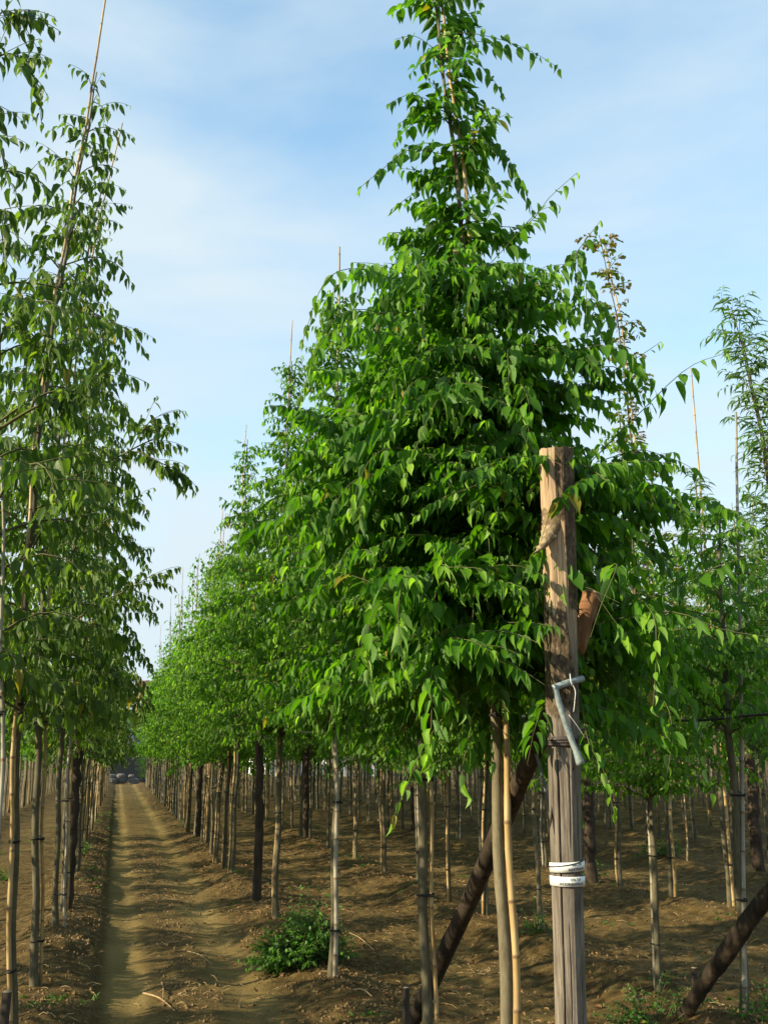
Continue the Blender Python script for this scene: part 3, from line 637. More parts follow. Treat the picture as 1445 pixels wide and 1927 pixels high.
# ---- prototypes for repeats (placed once themselves, then copied)
def proto(kind, seed, near=True):
    k = dict(seed=seed)
    if kind == 'hack':
        return make_tree('hackberry_tree', (0, 0, 0), leaf='leaf_mid', H=6.5, prof=celtis_prof(4.6, 6.7, 0.98), nb=84 if near else 50, leafsize=0.098 if near else 0.14, step=0.048 if near else 0.08, sub=0.10 if near else 0.14,
                         templates=T_HACK if near else T_LOW, cane=(0.05 * math.cos(seed), 0.05 * math.sin(seed)), cane_h=7.2 - 0.5 * (seed % 3), cane_r=0.017, cane_mat='cane' if seed % 2 else 'cane_grey',
                         bark='bark' if seed % 3 else 'bark_pale', lean=(0.1 * math.sin(seed * 2), 0.1), twig_sides=3, **k)
    if kind == 'long':
        return make_tree('sapling_tree', (0, 0, 0), H=6.4, leaf='leaf_left', prof=left_prof(0.8, 6.4), nb=44, leafsize=0.12, step=0.06, sub=0.12, hang=1.1, droop=1.9,
                         templates=T_LONG if near else T_LOW, cane=(0.05 * math.cos(seed), 0.05 * math.sin(seed)), cane_h=6.4, cane_r=0.016, twig_sides=3, **k)
    if kind == 'narrow':
        return make_tree('willowy_tree', (0, 0, 0), H=6.4, leaf='leaf_narrow', templates=T_NARROW, z0=2.1, prof=lambda z: float(np.interp(z, [2, 2.8, 4, 5, 6.5], [0.6, 0.85, 0.6, 0.35, 0.14])), nb=66,
                         leafsize=0.15, step=0.036, sub=0.11, hang=0.25, droop=0.7, elev=(45, 72), c0=0.5, cane=(0.045, 0.02), cane_h=6.7, cane_r=0.016, cane_mat='cane' if seed % 2 else 'cane_grey', twig_sides=3, **k)
    if kind == 'oak':
        return make_tree('oak_tree', (0, 0, 0), H=6.6, leaf='leaf_oak', templates=T_OAK, z0=2.1, prof=lambda z: float(np.interp(z, [2, 2.8, 4, 5, 6.5], [0.6, 0.8, 0.5, 0.3, 0.2])), nb=46,
                         leafsize=0.12, step=0.06, sub=0.13, hang=0.3, droop=0.9, elev=(35, 65), c0=0.55, cane=(0.045, 0.02), cane_h=6.8, cane_r=0.016, twig_sides=3, **k)
PR = {'hack': [proto('hack', s) for s in (31, 32, 33)], 'long': [proto('long', s) for s in (41, 42)], 'narrow': [proto('narrow', s) for s in (51, 52)], 'oak': [proto('oak', 61)],
      'hackfar': [proto('hack', s, False) for s in (71, 72)]}
USED = set()
prng = random.Random(3)
ROWNAME = {'L2': 'second row left of the track', 'L3': 'third row left of the track', 'L1': 'row left of the track', 'R1': 'row right of the track', 'R2': 'second row right of the track', 'R3': 'third row right of the track',
           'R4': 'fourth row right of the track', 'R5': 'fifth row right of the track', 'R6': 'sixth row right of the track', 'R7': 'seventh row right of the track', 'R8': 'eighth row right of the track'}
KINDTXT = {'hack': 'leafy hackberry', 'long': 'long-leaved tree', 'narrow': 'narrow-leaved tree', 'oak': 'bronze-tipped oak', 'hackfar': 'leafy hackberry'}
def place(kind, x, y, label=None, row='R1', rz=None, sc=None, cat='tree'):
    lst = PR[kind]; src = lst[prng.randrange(len(lst))]
    z = gz1(x, y); rz = prng.uniform(0, 6.28) if rz is None else rz; sc = prng.uniform(0.84, 1.08) if sc is None else sc
    if src.name not in USED:
        USED.add(src.name); o = src; o.location = (x, y, z); o.rotation_euler = (0, 0, rz); o.scale = (1, 1, sc)
    else:
        o = copy_tree(src, (x, y, z), rz, sc, keep=None if y < 26 else ('trunk', 'crown', 'support_cane'))
    far = label is None
    tag(o, label or ('slim staked tree in the distant part of the ' + ROWNAME.get(row, 'rows')), 'tree',
        ('distant staked trees in the ' if far else 'staked trees in the ') + ROWNAME.get(row, 'rows'))
    o.scale = (prng.uniform(.88, 1.12), prng.uniform(.88, 1.12), sc)
    o.rotation_euler = (prng.uniform(-.022, .022), prng.uniform(-.022, .022), rz)
    return o

ROWS = {
 'L1': [12.4, 16.3, 17.6, 19.5, 20.9], 'R1': [16.9, 18.2, 19.4, 20.8, 22.1],
 'R2': [7.4, 9.7, 11.15, 12.55, 13.95, 15.6, 17.8, 20.3, 21.9], 'R3': [13.3, 15.75, 17.2, 18.8, 20.3, 21.7],
 'R4': [13.5, 15.8, 17.2, 18.7, 20.2, 21.6], 'R5': [17.0, 18.4, 19.9, 21.3], 'R6': [20.6, 22.0], 'L2': [], 'R7': []}
for r in list(ROWX):
    if r in ('L3',): continue
    ys = ROWS.setdefault(r, []); y = (ys[-1] + 1.4) if ys else max(20.0, ROWX[r] / 0.74 if ROWX[r] > 0 else 24.0)
    while y < 66:
        ys.append(y + prng.uniform(-0.1, 0.1)); y += 1.42 if ROWX[r] < 3 else (1.2 if ROWX[r] < 11 else 1.05)
SPECIAL = {('R2', 7.4): ('hack', 'tree with a pale grey cane leaning along its trunk, right of the front post', 4.08, 'staked')}
cand = []
for r, ys in ROWS.items():
    for i, y in enumerate(ys):
        x = ROWX[r]
        vis = (x < 0.76 * y + 0.6) and (x > -0.135 * y - 0.6)
        if not vis: continue
        cand.append((math.hypot(x, y), r, i, y))
cand.sort()
cnt = {'R1': 1, 'R2': 1, 'R3': 3, 'L1': -1}
overflow = []
for n_, (dist, r, i, y) in enumerate(cand):
    x = ROWX[r] + prng.uniform(-0.05, 0.05)
    cnt[r] = cnt.get(r, 0) + 1
    if r == 'L1': kind = 'long'
    elif r in ('R1',): kind = 'hack' if y < 26 else 'hackfar'
    elif r == 'L2': kind = 'hackfar'
    elif r == 'R2': kind = 'hack'
    elif r == 'R3': kind = 'oak' if 11.5 < y < 14 else ('narrow' if y < 14 else 'hack')
    elif r == 'R4': kind = 'narrow'
    else: kind = 'hackfar' if y > 24 else 'narrow'
    if n_ >= 262: overflow.append((x, y)); continue
    lab = None
    if (r, y) in SPECIAL:
        kind, lab, x, _ = SPECIAL[(r, y)]
    elif y < 23:
        start = {'L1': 'past the dark post', 'R1': 'past the dark post'}.get(r, 'from the front')
        lab = '%s, %s tree %s in the %s' % (KINDTXT[kind], ORD[min(cnt[r] - 1, 11)], start, ROWNAME[r])
        if r == 'L1' and y < 13: lab = 'left row tree whose trunk touches the front of the thick dark post'
    place(kind, x, y, lab, r, sc=0.72 if (r == 'R2' and y < 8) else (prng.uniform(0.8, 0.9) if r == 'L1' else (0.84 if r in ('R2', 'R3', 'R4') and y < 17 else None)))

# the hundreds of stems beyond those: one mass
def far_mass():
    rng = np.random.default_rng(9); L = Leaves(); W = MB()
    for x, y in overflow:
        z = -0.05; h = rng.uniform(5.2, 6.4)
        W.tube([(x, y, z), (x + rng.normal() * 0.04, y, 2.2), (x + rng.normal() * 0.08, y, h)], [0.034, 0.03, 0.006], 5, False)
        W.tube([(x + 0.06, y - 0.03, z), (x + 0.05 + rng.normal() * 0.05, y, h + rng.uniform(0, 0.9))], [0.018, 0.01], 4, False)
        for k in range(130):
            zz = rng.uniform(1.95, h); R = np.interp(zz, [1.9, 2.6, 4, 6.4], [0.7, 0.9, 0.6, 0.15]) * math.sqrt(rng.random()); a = rng.uniform(0, 6.28)
            d = np.array([math.cos(a), math.sin(a), -0.9]) + rng.normal(size=3) * 0.3
            L.add(np.array([x + R * math.cos(a), y + R * math.sin(a), zz]), d, rng.normal(size=3) + UP, 0.26, np.clip(0.4 + rng.normal() * 0.15, 0, 1))
    me = L.mesh('distant_saplings', T_LOW, rng)
    o = put('distant_saplings', me, mat=M['leaf']); tag(o, 'mass of far nursery saplings beyond the countable rows on the right', 'trees', kind='stuff')
    t = W.build('trunk', M['bark_pale'], o)
if overflow: far_mass()
print('candidates', len(cand), 'overflow', len(overflow))

# unused prototypes must not stay behind
for lst in PR.values():
    for p in lst:
        if p.name not in USED:
            for c in list(p.children): bpy.data.objects.remove(c)
            bpy.data.objects.remove(p)

# peach-like tree leaning at the right edge, bare cane at its left
def right_trees():
    NP = dict(leaf='leaf_narrow', templates=T_NARROW, leafsize=0.15, step=0.034, sub=0.12, hang=0.2, droop=0.7, elev=(45, 72), c0=0.5)
    t = atY(1380, 575, 9.2); loc = gloc(6.98, 9.25)
    o = make_tree('willowy_tree', loc, H=t[2] + 0.1, z0=2.3, prof=lambda z: float(np.interp(z, [2, 2.8, 4, 5, 6.5, 8], [0.6, 0.75, 0.6, 0.42, 0.3, 0.12])), nb=84, seed=81, lean=(t[0] - loc[0] - 0.05, -0.05), cane=(0.04, 0.02), cane_h=t[2] - 0.3, cane_r=0.018, **NP)
    tag(o, 'narrow-leaved tree leaning in at the right edge, pale cane inside its airy crown', 'tree', 'staked trees in the third row right of the track')
    t = atY(1384, 772, 6.5); loc = gloc(4.22, 6.5)
    o = make_tree('sapling_tree', loc, H=3.7, leaf='leaf', templates=T_HACK, z0=2.0, prof=lambda z: float(np.interp(z, [2, 2.6, 3.2, 3.8], [0.6, 0.7, 0.42, 0.1])), nb=44, leafsize=0.08, step=0.036, sub=0.11, seed=82, lean=(0.12, 0), bow=(0.03, 0), c0=0.5,
                  cane=(-0.035, -0.03), cane_h=t[2], cane_top=(t[0] - loc[0], 0.0, t[2]), cane_r=0.02, cane_mat='cane_grey', ties=(0.75, 1.45, 2.05))
    tag(o, 'low-crowned tree with a bare grey cane standing above it, behind the lower right log', 'tree', 'staked trees in the second row right of the track')
    t = atY(1300, 700, 10.7); loc = gloc(6.85, 10.7)
    o = make_tree('willowy_tree', loc, H=5.3, z0=2.2, prof=lambda z: float(np.interp(z, [2, 2.8, 4, 5.3], [0.6, 0.75, 0.4, 0.1])), nb=44, seed=83, cane=(0.03, -0.04), cane_h=t[2], cane_top=(t[0] - loc[0], 0, t[2]), cane_r=0.02, **NP)
    tag(o, 'narrow-leaved tree with a long bare cane tip, between the big tree and the right edge', 'tree', 'staked trees in the third row right of the track')
def oak_tree():
    t = atY(1128, 440, 11.7); loc = gloc(6.75, 11.8)
    o = make_tree('oak_tree', loc, H=t[2], leaf='leaf_oak', templates=T_OAK, z0=2.1, prof=lambda z: float(np.interp(z, [2, 3, 4.5, 5.5, t[2]], [0.6, 0.7, 0.45, 0.28, 0.26])), nb=70, leafsize=0.12, step=0.045, sub=0.12, hang=0.2, droop=0.8,
                  elev=(35, 65), c0=0.58, seed=84, lean=(t[0] - loc[0], -0.1), cane=(0.03, -0.045), cane_h=t[2] - 0.1, cane_r=0.022)
    tag(o, 'bronze-tipped oak rising behind the big tree, right of its pointed top', 'tree', 'staked trees in the third row right of the track')
oak_tree()
right_trees()
# rows further left stand outside the frame but their crowns and stems throw the long shadows over the track
for r_, x_ in (('L2', -3.15),):
    y_ = 5.2
    while y_ < 24:
        o = copy_tree([T1, T2, T3][prng.randrange(3)], gloc(x_ + prng.uniform(-.05, .05), y_), prng.uniform(0, 6.28), prng.uniform(0.60, 0.72))
        tag(o, 'slim staked tree left of the photo in the rows that shade the track', 'tree', 'shading trees left of the track'); y_ += prng.uniform(1.5, 2.1)

# ------------------------------------------------------------------ the weathered front post
def zpost(py): return float(atX(1055, py, 1.78)[2])
PB = np.array([1.785, 3.93]); 
def post():
    root = empty('wooden_post', (PB[0], PB[1], 0))
    nth, nz = 168, 320; z0 = -0.3; z1 = zpost(838)
    zs = np.linspace(z0, z1, nz); th = np.linspace(0, 2 * np.pi, nth, endpoint=False)
    # a: signed angle from the side that faces the track's front; s = across, -1 (west) .. +1 (east)
    TH, Z = np.meshgrid(th, zs)
    front = math.atan2(-0.91, -0.41)
    a = (TH - front + np.pi) % (2 * np.pi) - np.pi
    r = 0.0585 + 0.0115 * np.clip((Z - 0.9) / 2.1, 0, 1)
    # facets
    k = 7; fa = (a + 0.5) % (2 * np.pi / k) - np.pi / k
    r = r * (1 + 0.075 * (1 / np.cos(fa) - 1) / (1 / math.cos(math.pi / k) - 1) - 0.01)
    r = r + 0.004 * fbm(a * 2.2 + 9, Z * 1.1, 3) + 0.0022 * fbm(a * 16, Z * 1.5, 2)
    s = np.sin(a)            # + is towards the west? sign fixed below
    sx = s                   # picture left = negative
    zz = lambda py: zpost(py)
    bark = np.zeros_like(Z)
    nb = fbm(a * 2.5, Z * 7, 4) * 0.25
    bark = np.maximum(bark, ((Z > zz(1000) + nb * 0.15) & (sx > -0.12 + 0.1 * nb)).astype(float) * (Z > zz(985)))
    edge = np.interp(Z[:, 0], [zz(1150), zz(1010)], [0.55, 0.35])[:, None]
    bark = np.maximum(bark, ((Z > zz(1150)) & (Z <= zz(985)) & (sx > edge + 0.3 * nb)).astype(float))
    e2 = np.interp(Z[:, 0], [zz(1400), zz(1280), zz(1190), zz(1140)], [0.95, 0.82, 0.45, 0.30])[:, None]
    bark = np.maximum(bark, ((Z <= zz(1145) + 0.5 * nb) & (Z > zz(1345) + 0.3 * nb) & (sx < e2 + 0.15 * nb)).astype(float))
    back = np.abs(a) > 1.9
    bark = np.where(back & (Z > zz(1345)), 1.0, bark)
    r = r + 0.0035 * bark * (1 + 0.8 * fbm(a * 9, Z * 22, 3))
    # cracks
    def crack(c, w, za, zb, dep, wig=0.0):
        cc = c + wig * np.sin(Z * 9) + 0.02 * fbm(Z * 5, Z * 0, 2)
        m = np.exp(-((a - cc) / w) ** 2) * np.clip((Z - za) / 0.05, 0, 1) * np.clip((zb - Z) / 0.05, 0, 1)
        return m
    ck = crack(-0.42, 0.042, -0.5, zz(1450), 1, 0.01) + crack(-0.48, 0.045, zz(1520), zz(1400), 1, 0.04) + 0.8 * crack(-0.52, 0.03, zz(930), zz(830), 1) + 0.6 * crack(0.15, 0.02, zz(1330), zz(1290), 1) + 0.5 * crack(0.9, 0.04, -0.5, zz(1480), 1) + 0.55 * crack(0.28, 0.022, zz(1600), zz(1420), 1, 0.02) + 0.5 * crack(-0.95, 0.03, zz(1700), zz(1420), 1, 0.02) + 0.6 * crack(0.05, 0.02, -0.2, zz(1720), 1, 0.03) + 0.5 * crack(-0.15, 0.02, zz(1140), zz(1040), 1, 0.02)
    kn = np.exp(-(((a - 0.62) / 0.07) ** 2 + ((Z - zz(1447)) / 0.009) ** 2))
    ck = np.clip(ck + kn, 0, 1); r = r - 0.012 * ck
    cx = np.interp(zs, [0.5, z1], [-0.010, -0.004])[:, None]; cy = np.interp(zs, [0.5, z1], [0.0, -0.08])[:, None]
    top = 0.010 * vnoise(TH * 3.1, TH * 0 + 2) + 0.006 * vnoise(TH * 9, TH * 0 + 7) + 0.012 * np.sin(TH + 0.6)
    ZZ = Z + top * np.clip((np.arange(nz)[:, None] - nz + 6) / 5, 0, 1)
    V = np.stack([cx + r * np.cos(TH), cy + r * np.sin(TH), ZZ], -1).reshape(-1, 3)
    i = np.arange(nz - 1)[:, None] * nth; j = np.arange(nth)[None, :]; q = (j + 1) % nth
    Q = np.stack([i + j, i + q, i + nth + q, i + nth + j], -1).reshape(-1, 4)
    rim = V[-nth:].copy(); V = np.vstack([V, rim, rim * [0.5, 0.5, 1] + [-0.002, -0.04, -0.003], [[0, -0.08, z1 - 0.004]]]); b0 = nz * nth
    Q = np.vstack([Q, [(b0 + k, b0 + (k + 1) % nth, b0 + nth + (k + 1) % nth, b0 + nth + k) for k in range(nth)]]); T = [(b0 + nth + k, b0 + nth + (k + 1) % nth, b0 + 2 * nth) for k in range(nth)]
    pale = np.clip((Z - zz(1250)) / 0.3, 0, 1)
    A = np.concatenate([bark.ravel(), np.zeros(2 * nth + 1)]); B = np.concatenate([ck.ravel(), np.zeros(nth), np.full(nth + 1, 0.35)]); C = np.concatenate([pale.ravel(), np.full(2 * nth + 1, 0.5)])
    me = mesh_np('shaft', V, Q, np.array(T), {'bark': A, 'crack': B, 'pale': C})
    m, t, b = base_mat('weathered_post', 0.85, 0.2)
    v = objco(t, (1, 1, 0.05)); g1 = noise(t, 95, 6, 0.7, v, 0.3); g2 = noise(t, 9, 4, 0.6, objco(t, (1, 1, 0.25)), 0.6)
    wood = ramp(t, [(0.32, (0.075, 0.063, 0.048)), (0.52, (0.160, 0.136, 0.105)), (0.72, (0.27, 0.235, 0.185))]); LK(t, g1.outputs['Fac'], wood.inputs['Fac'])
    wood2 = ramp(t, [(0.32, (0.20, 0.135, 0.078)), (0.52, (0.38, 0.27, 0.16)), (0.72, (0.54, 0.41, 0.26))]); LK(t, g1.outputs['Fac'], wood2.inputs['Fac'])
    pa = N(t, 'ShaderNodeAttribute', attribute_name='pale'); ba = N(t, 'ShaderNodeAttribute', attribute_name='bark'); ca = N(t, 'ShaderNodeAttribute', attribute_name='crack')
    pm = N(t, 'ShaderNodeMix', data_type='RGBA'); LK(t, pa.outputs['Fac'], pm.inputs['Factor']); LK(t, wood.outputs[0], pm.inputs['A']); LK(t, wood2.outputs[0], pm.inputs['B'])
    st = ramp(t, [(0.35, (0.55, 0.52, 0.52)), (0.65, (1.1, 1.08, 1.05))]); LK(t, g2.outputs['Fac'], st.inputs['Fac'])
    sm = N(t, 'ShaderNodeMix', data_type='RGBA', blend_type='MULTIPLY'); sm.inputs['Factor'].default_value = 0.8; LK(t, pm.outputs['Result'], sm.inputs['A']); LK(t, st.outputs[0], sm.inputs['B'])
    b1 = noise(t, 60, 6, 0.75, objco(t, (1, 1, 0.5)), 0.5); bk = ramp(t, [(0.38, (0.030, 0.021, 0.013)), (0.55, (0.10, 0.070, 0.040)), (0.66, (0.19, 0.14, 0.08)), (0.76, (0.48, 0.42, 0.31))]); LK(t, b1.outputs['Fac'], bk.inputs['Fac'])
    bm = N(t, 'ShaderNodeMix', data_type='RGBA'); LK(t, ba.outputs['Fac'], bm.inputs['Factor']); LK(t, sm.outputs['Result'], bm.inputs['A']); LK(t, bk.outputs[0], bm.inputs['B'])
    cm = N(t, 'ShaderNodeMix', data_type='RGBA'); LK(t, ca.outputs['Fac'], cm.inputs['Factor']); LK(t, bm.outputs['Result'], cm.inputs['A']); cm.inputs['B'].default_value = (0.03, 0.02, 0.013, 1)
    LK(t, cm.outputs['Result'], b.inputs['Base Color'])
    hh = N(t, 'ShaderNodeMath', operation='ADD'); LK(t, g1.outputs['Fac'], hh.inputs[0]); LK(t, b1.outputs['Fac'], hh.inputs[1]); bump(t, b, hh.outputs[0], 0.6, 0.004)
    put('shaft', me, root, mat=m)
    M['postbark'] = wood_mat('loose_bark_mat', (0.045, 0.030, 0.016), (0.15, 0.105, 0.055), (0.42, 0.34, 0.20), 55, 0.8, 1.0)
    # loose bark strip, curling off the front
    O = np.array([PB[0], PB[1], 0]); ctl = [(1053, 902, 19, .09), (1047, 940, 23, .10), (1041, 975, 21, .11), (1031, 1008, 15, .125), (1017, 1030, 8, .14), (1004, 1040, 2, .15)]
    rows = []
    fd = np.array([-0.41, -0.91, 0]); rd = np.array([0.91, -0.41, 0])
    for px, py, hw, off in ctl:
        c = atY(px, py, PB[1] - off * 0.91 - 0.03) - O; row = []
        for u in np.linspace(-1, 1, 7): row.append(c + rd * u * hw / 440.0 + fd * (-0.022 * u * u))
        rows.append(row)
    G = np.array(rows); G2 = []
    for c in range(7): G2.append(spline(G[:, c], 22))
    G2 = np.array(G2).transpose(1, 0, 2); nr = len(G2)
    gg = np.random.default_rng(2); G2 += gg.normal(size=G2.shape) * 0.0016; G2[:, 0] += gg.normal(size=(nr, 1)) * rd * 0.006; G2[:, 6] += gg.normal(size=(nr, 1)) * rd * 0.006
    Vf = G2.reshape(-1, 3); Vb = Vf - fd * 0.006; n7 = 7; Q = []
    for i in range(nr - 1):
        for j in range(6):
            q = [i * n7 + j, i * n7 + j + 1, (i + 1) * n7 + j + 1, (i + 1) * n7 + j]; Q.append(q); Q.append([x + len(Vf) for x in q[::-1]])
    for i in range(nr - 1):
        for j in (0, 6): Q.append([i * n7 + j, (i + 1) * n7 + j, (i + 1) * n7 + j + len(Vf), i * n7 + j + len(Vf)])
    for j in range(6):
        for i in (0, nr - 1): Q.append([i * n7 + j, i * n7 + j + 1, i * n7 + j + 1 + len(Vf), i * n7 + j + len(Vf)])
    o = put('loose_bark', mesh_np('loose_bark', np.vstack([Vf, Vb]), Q, None, {'tint': np.zeros(2 * len(Vf))}), root, mat=M['postbark']); o['label'] = 'peeling strip of speckled bark'
    # splinters
    sp = MB()
    sp.tube([atY(1018, 1140, 3.86) - O, atY(1012, 1120, 3.84) - O, atY(1009, 1108, 3.83) - O], [0.006, 0.004, 0.001], 5)
    sp.tube([atY(1022, 1215, 3.86) - O, atY(1015, 1195, 3.84) - O], [0.005, 0.001], 5)
    sp.tube([atY(1041, 1500, 3.9) - O, atY(1036, 1545, 3.89) - O, atY(1028, 1582, 3.88) - O], [0.004, 0.005, 0.001], 5)
    sp.build('splinters', M['log'], root)
    # rubber strap, several turns
    s_ = MB(); zc = zpost(1395)
    for q, dz in enumerate((-0.012, 0.0, 0.012, 0.004)):
        pts = []
        for k in range(41):
            al = k / 40 * 2 * np.pi; rr = 0.0730 + 0.0035 * (q == 3)
            pts.append((-0.008 + rr * math.cos(al), -0.035 + rr * math.sin(al), zc + dz + 0.004 * math.sin(al + q)))
        s_.tube(pts, 0.0062, 6, False)
    s_.build('rubber_strap', M['rubber'], root)
    # two printed plastic labels
    def band(py, slope, text1, text2, name, x1, x2):
        zc = zpost(py); h = 0.0185; R = 0.0690; aa = np.linspace(front - 2.2, front + 2.2, 60); Vb = []
        dz = lambda al: slope * (al - front)
        yc = float(np.interp(zc, [0.5, z1], [0.0, -0.08]))
        for al in aa:
            for rr in (R, R + 0.0012):
                for e in (-1, 1): Vb.append((-0.009 + rr * math.cos(al), yc + rr * math.sin(al), zc + e * h + dz(al)))
        Q = []
        for i in range(59):
            o = 4 * i; n = o + 4
            Q += [(o + 2, n + 2, n + 3, o + 3), (o, o + 1, n + 1, n), (o + 1, o + 3, n + 3, n + 1), (o, n, n + 2, o + 2)]
        b_ = put(name, mesh_np(name, np.array(Vb), Q, None), root, mat=M['label'])
        for txt, zo, x0 in ((text1, 0.0045, x1), (text2, -0.0125, x2)):
            cu = bpy.data.curves.new('lettering', 'FONT'); cu.body = txt; cu.size = 0.0116; cu.space_character = 1.28; cu.offset = 0.00045
            to = bpy.data.objects.new('lettering', cu); COL.objects.link(to); dg = bpy.context.evaluated_depsgraph_get()
            me = bpy.data.meshes.new_from_object(to.evaluated_get(dg)); bpy.data.objects.remove(to)
            n = len(me.vertices); co = np.zeros(n * 3, np.float32); me.vertices.foreach_get('co', co); co = co.reshape(-1, 3)
            al = front + (co[:, 0] + x0) / R; rr = R + 0.0026
            co2 = np.stack([-0.009 + rr * np.cos(al), yc + rr * np.sin(al), zc + zo + co[:, 1] + dz(al)], -1).astype(np.float32)
            me.vertices.foreach_set('co', co2.ravel()); me.update(); me.materials.clear()
            put('lettering', me, b_, mat=M['ink'])
    band(1626, 0.004, 'CELTIS', 'AUSTRALIS', 'name_label', 0.020, 0.004)
    band(1652, 0.000, 'CELTIS', 'OCCIDENTALIS', 'name_label', 0.012, -0.032)
    cd = MB(); zc = zpost(1622); pts = []
    for k in range(31):
        al = front - 1.3 + 2.6 * k / 30; pts.append((-0.009 + 0.0735 * math.cos(al), -0.022 + 0.0735 * math.sin(al), zc - 0.010 + 0.030 * (k / 30) ** 1.6))
    cd.tube(pts, 0.0022, 5); cd.build('black_cord', M['hose'], root)
    tag(root, 'thick weathered grey post with peeling bark, white name labels and a rubber strap', 'post')
    # bent pvc pipe hung on the post: a thing of its own
    pr = empty('bent_pipe', tuple(atY(1041, 1290, PB[1] - 0.15)))
    o0 = np.array(pr.location); pi = MB(); Yp = PB[1] - 0.145
    arm = [atY(1096, 1277, Yp + 0.02) - o0, atY(1070, 1284, Yp) - o0, atY(1050, 1291, Yp) - o0, atY(1042, 1294, Yp) - o0]
    dn = [atY(1043, 1289, Yp) - o0, atY(1049, 1315, Yp) - o0, atY(1062, 1355, Yp) - o0, atY(1076, 1395, Yp + .005) - o0, atY(1084, 1415, Yp) - o0, atY(1092, 1438, Yp) - o0]
    pi.tube(spline(arm, 8), 0.0135, 14, True); pi.build('upper_arm', M['pvc'], pr)
    pj = MB(); Pd = spline(dn, 18); pj.tube(Pd, np.interp(np.arange(18), [0, 13, 17], [0.0125, 0.0125, 0.018]), 14, True); pj.build('lower_arm', M['pvc'], pr)
    wr = MB(); wr.tube(spline([atY(1072, 1268, Yp - .02) - o0, atY(1074, 1284, Yp - .035) - o0, atY(1077, 1292, Yp - .02) - o0], 8), 0.0022, 5)
    wr.tube(spline([atY(1075, 1284, Yp - .03) - o0, atY(1082, 1300, Yp - .03) - o0, atY(1081, 1320, Yp - .03) - o0, atY(1079, 1340, Yp - .02) - o0], 12), 0.0020, 5)
    wr.tube(spline([atY(1070, 1345, Yp - .03) - o0, atY(1085, 1365, Yp - .03) - o0, atY(1100, 1388, Yp - .02) - o0], 8), 0.0014, 5)
    wr.build('tying_wire', M['wire'], pr)
    tag(pr, 'bent grey plastic pipe strapped to the front of the weathered post', 'pipe')
post()

# diagonal brace log behind the post
def log(name, pts, rads, label, seed, cut=None):
    P = spline(pts, 34); o0 = P[-1].copy(); o0[2] = gz1(o0[0], o0[1]); root = empty(name, tuple(o0))
    mb = MB(); rr = np.interp(np.linspace(0, 1, 34), np.linspace(0, 1, len(rads)), rads); mb.tube(P - o0, rr, 14, True, wob=0.06, seed=seed)
    if cut: mb = MB(); mb.tube((P - o0)[7:], rr[7:], 14, True, wob=0.06, seed=seed); m2 = MB(); m2.tube((P - o0)[:8], rr[:8] * 1.0, 16, True, wob=0.05, seed=seed); b2 = m2.build('bare_top', M['log_top'], root); b2['label'] = 'orange-brown upper length where the bark has gone'
    mb.build('log_body', M['log'], root)
    if cut:
        d = unit(P[0] - P[1]); c = MB(); c.tube([P[0] - o0 + d * 0.001, P[0] - o0 + d * 0.006], [rr[0] * 0.93, rr[0] * 0.9], 14, True); c.build('cut_end', M['log_end'], root)
    return tag(root, label, 'log')
log('brace_log', [atY(1114, 1118, 4.08), atY(1098, 1170, 4.08), atY(1072, 1260, 4.1), atY(1020, 1380, 4.25), atY(960, 1512, 4.75), atY(895, 1668, 5.45), atY(835, 1800, 6.05), atY(785, 1905, 6.55), atY(775, 1925, 6.62)],
    [0.041, 0.040, 0.040, 0.043, 0.046, 0.050, 0.050, 0.046], 'dark diagonal log propping the weathered front post, sawn end showing', 3, True)
log('brace_log', [atY(1530, 1600, 5.6), atY(1440, 1690, 5.9), atY(1375, 1780, 6.2), atY(1318, 1860, 6.5), atY(1285, 1915, 6.7)],
    [0.05, 0.052, 0.058, 0.05, 0.05], 'dark rough log leaning in from the lower right corner', 4)

# round dark posts standing in the rows
def dark_post(x, y, h, r, label, seed, bow=0.0):
    o = empty('wooden_post', gloc(x, y)); g = np.random.default_rng(seed); mb = MB(); zs = np.linspace(-0.1, h, 26)
    mb.tube([(bow * math.sin(z * 2.2) + 0.01 * g.normal(), 0.01 * g.normal(), z) for z in zs], np.linspace(r * 1.05, r * 0.9, 26), 14, True, wob=0.05, seed=seed)
    mb.build('shaft', M['dark_post'], o)
    w = MB(); w.tube([((r + 0.004) * math.cos(a), (r + 0.004) * math.sin(a), h - 0.55 + 0.004 * a) for a in np.linspace(0, 12.5, 40)], 0.003, 5); w.build('wire_wrap', M['tie'], o)
    return tag(o, label, 'post', 'dark wooden posts in the rows')
dark_post(1.80, 13.35, 2.7, 0.056, 'dark crooked post in the row right of the track, between pale trunks', 1, 0.02)
dark_post(-0.47, 12.9, 2.9, 0.062, 'thick dark post in the row left of the track', 2)
dark_post(6.75, 14.0, 2.6, 0.085, 'thick dark post seen just right of the white labels', 3)
dark_post(9.45, 13.9, 2.6, 0.085, 'dark post near the right edge, in the fourth row', 4)
dark_post(4.1, 22.6, 2.6, 0.07, 'dark post in the second row, seen between canes above the shrub', 5)
dark_post(6.85, 23.5, 2.6, 0.08, 'dark post far back in the third row', 6)
dark_post(1.78, 22.8, 2.7, 0.06, 'dark post farther along the row right of the track', 7)
dark_post(9.4, 24.0, 2.6, 0.08, 'dark post far back in the fourth row', 8)

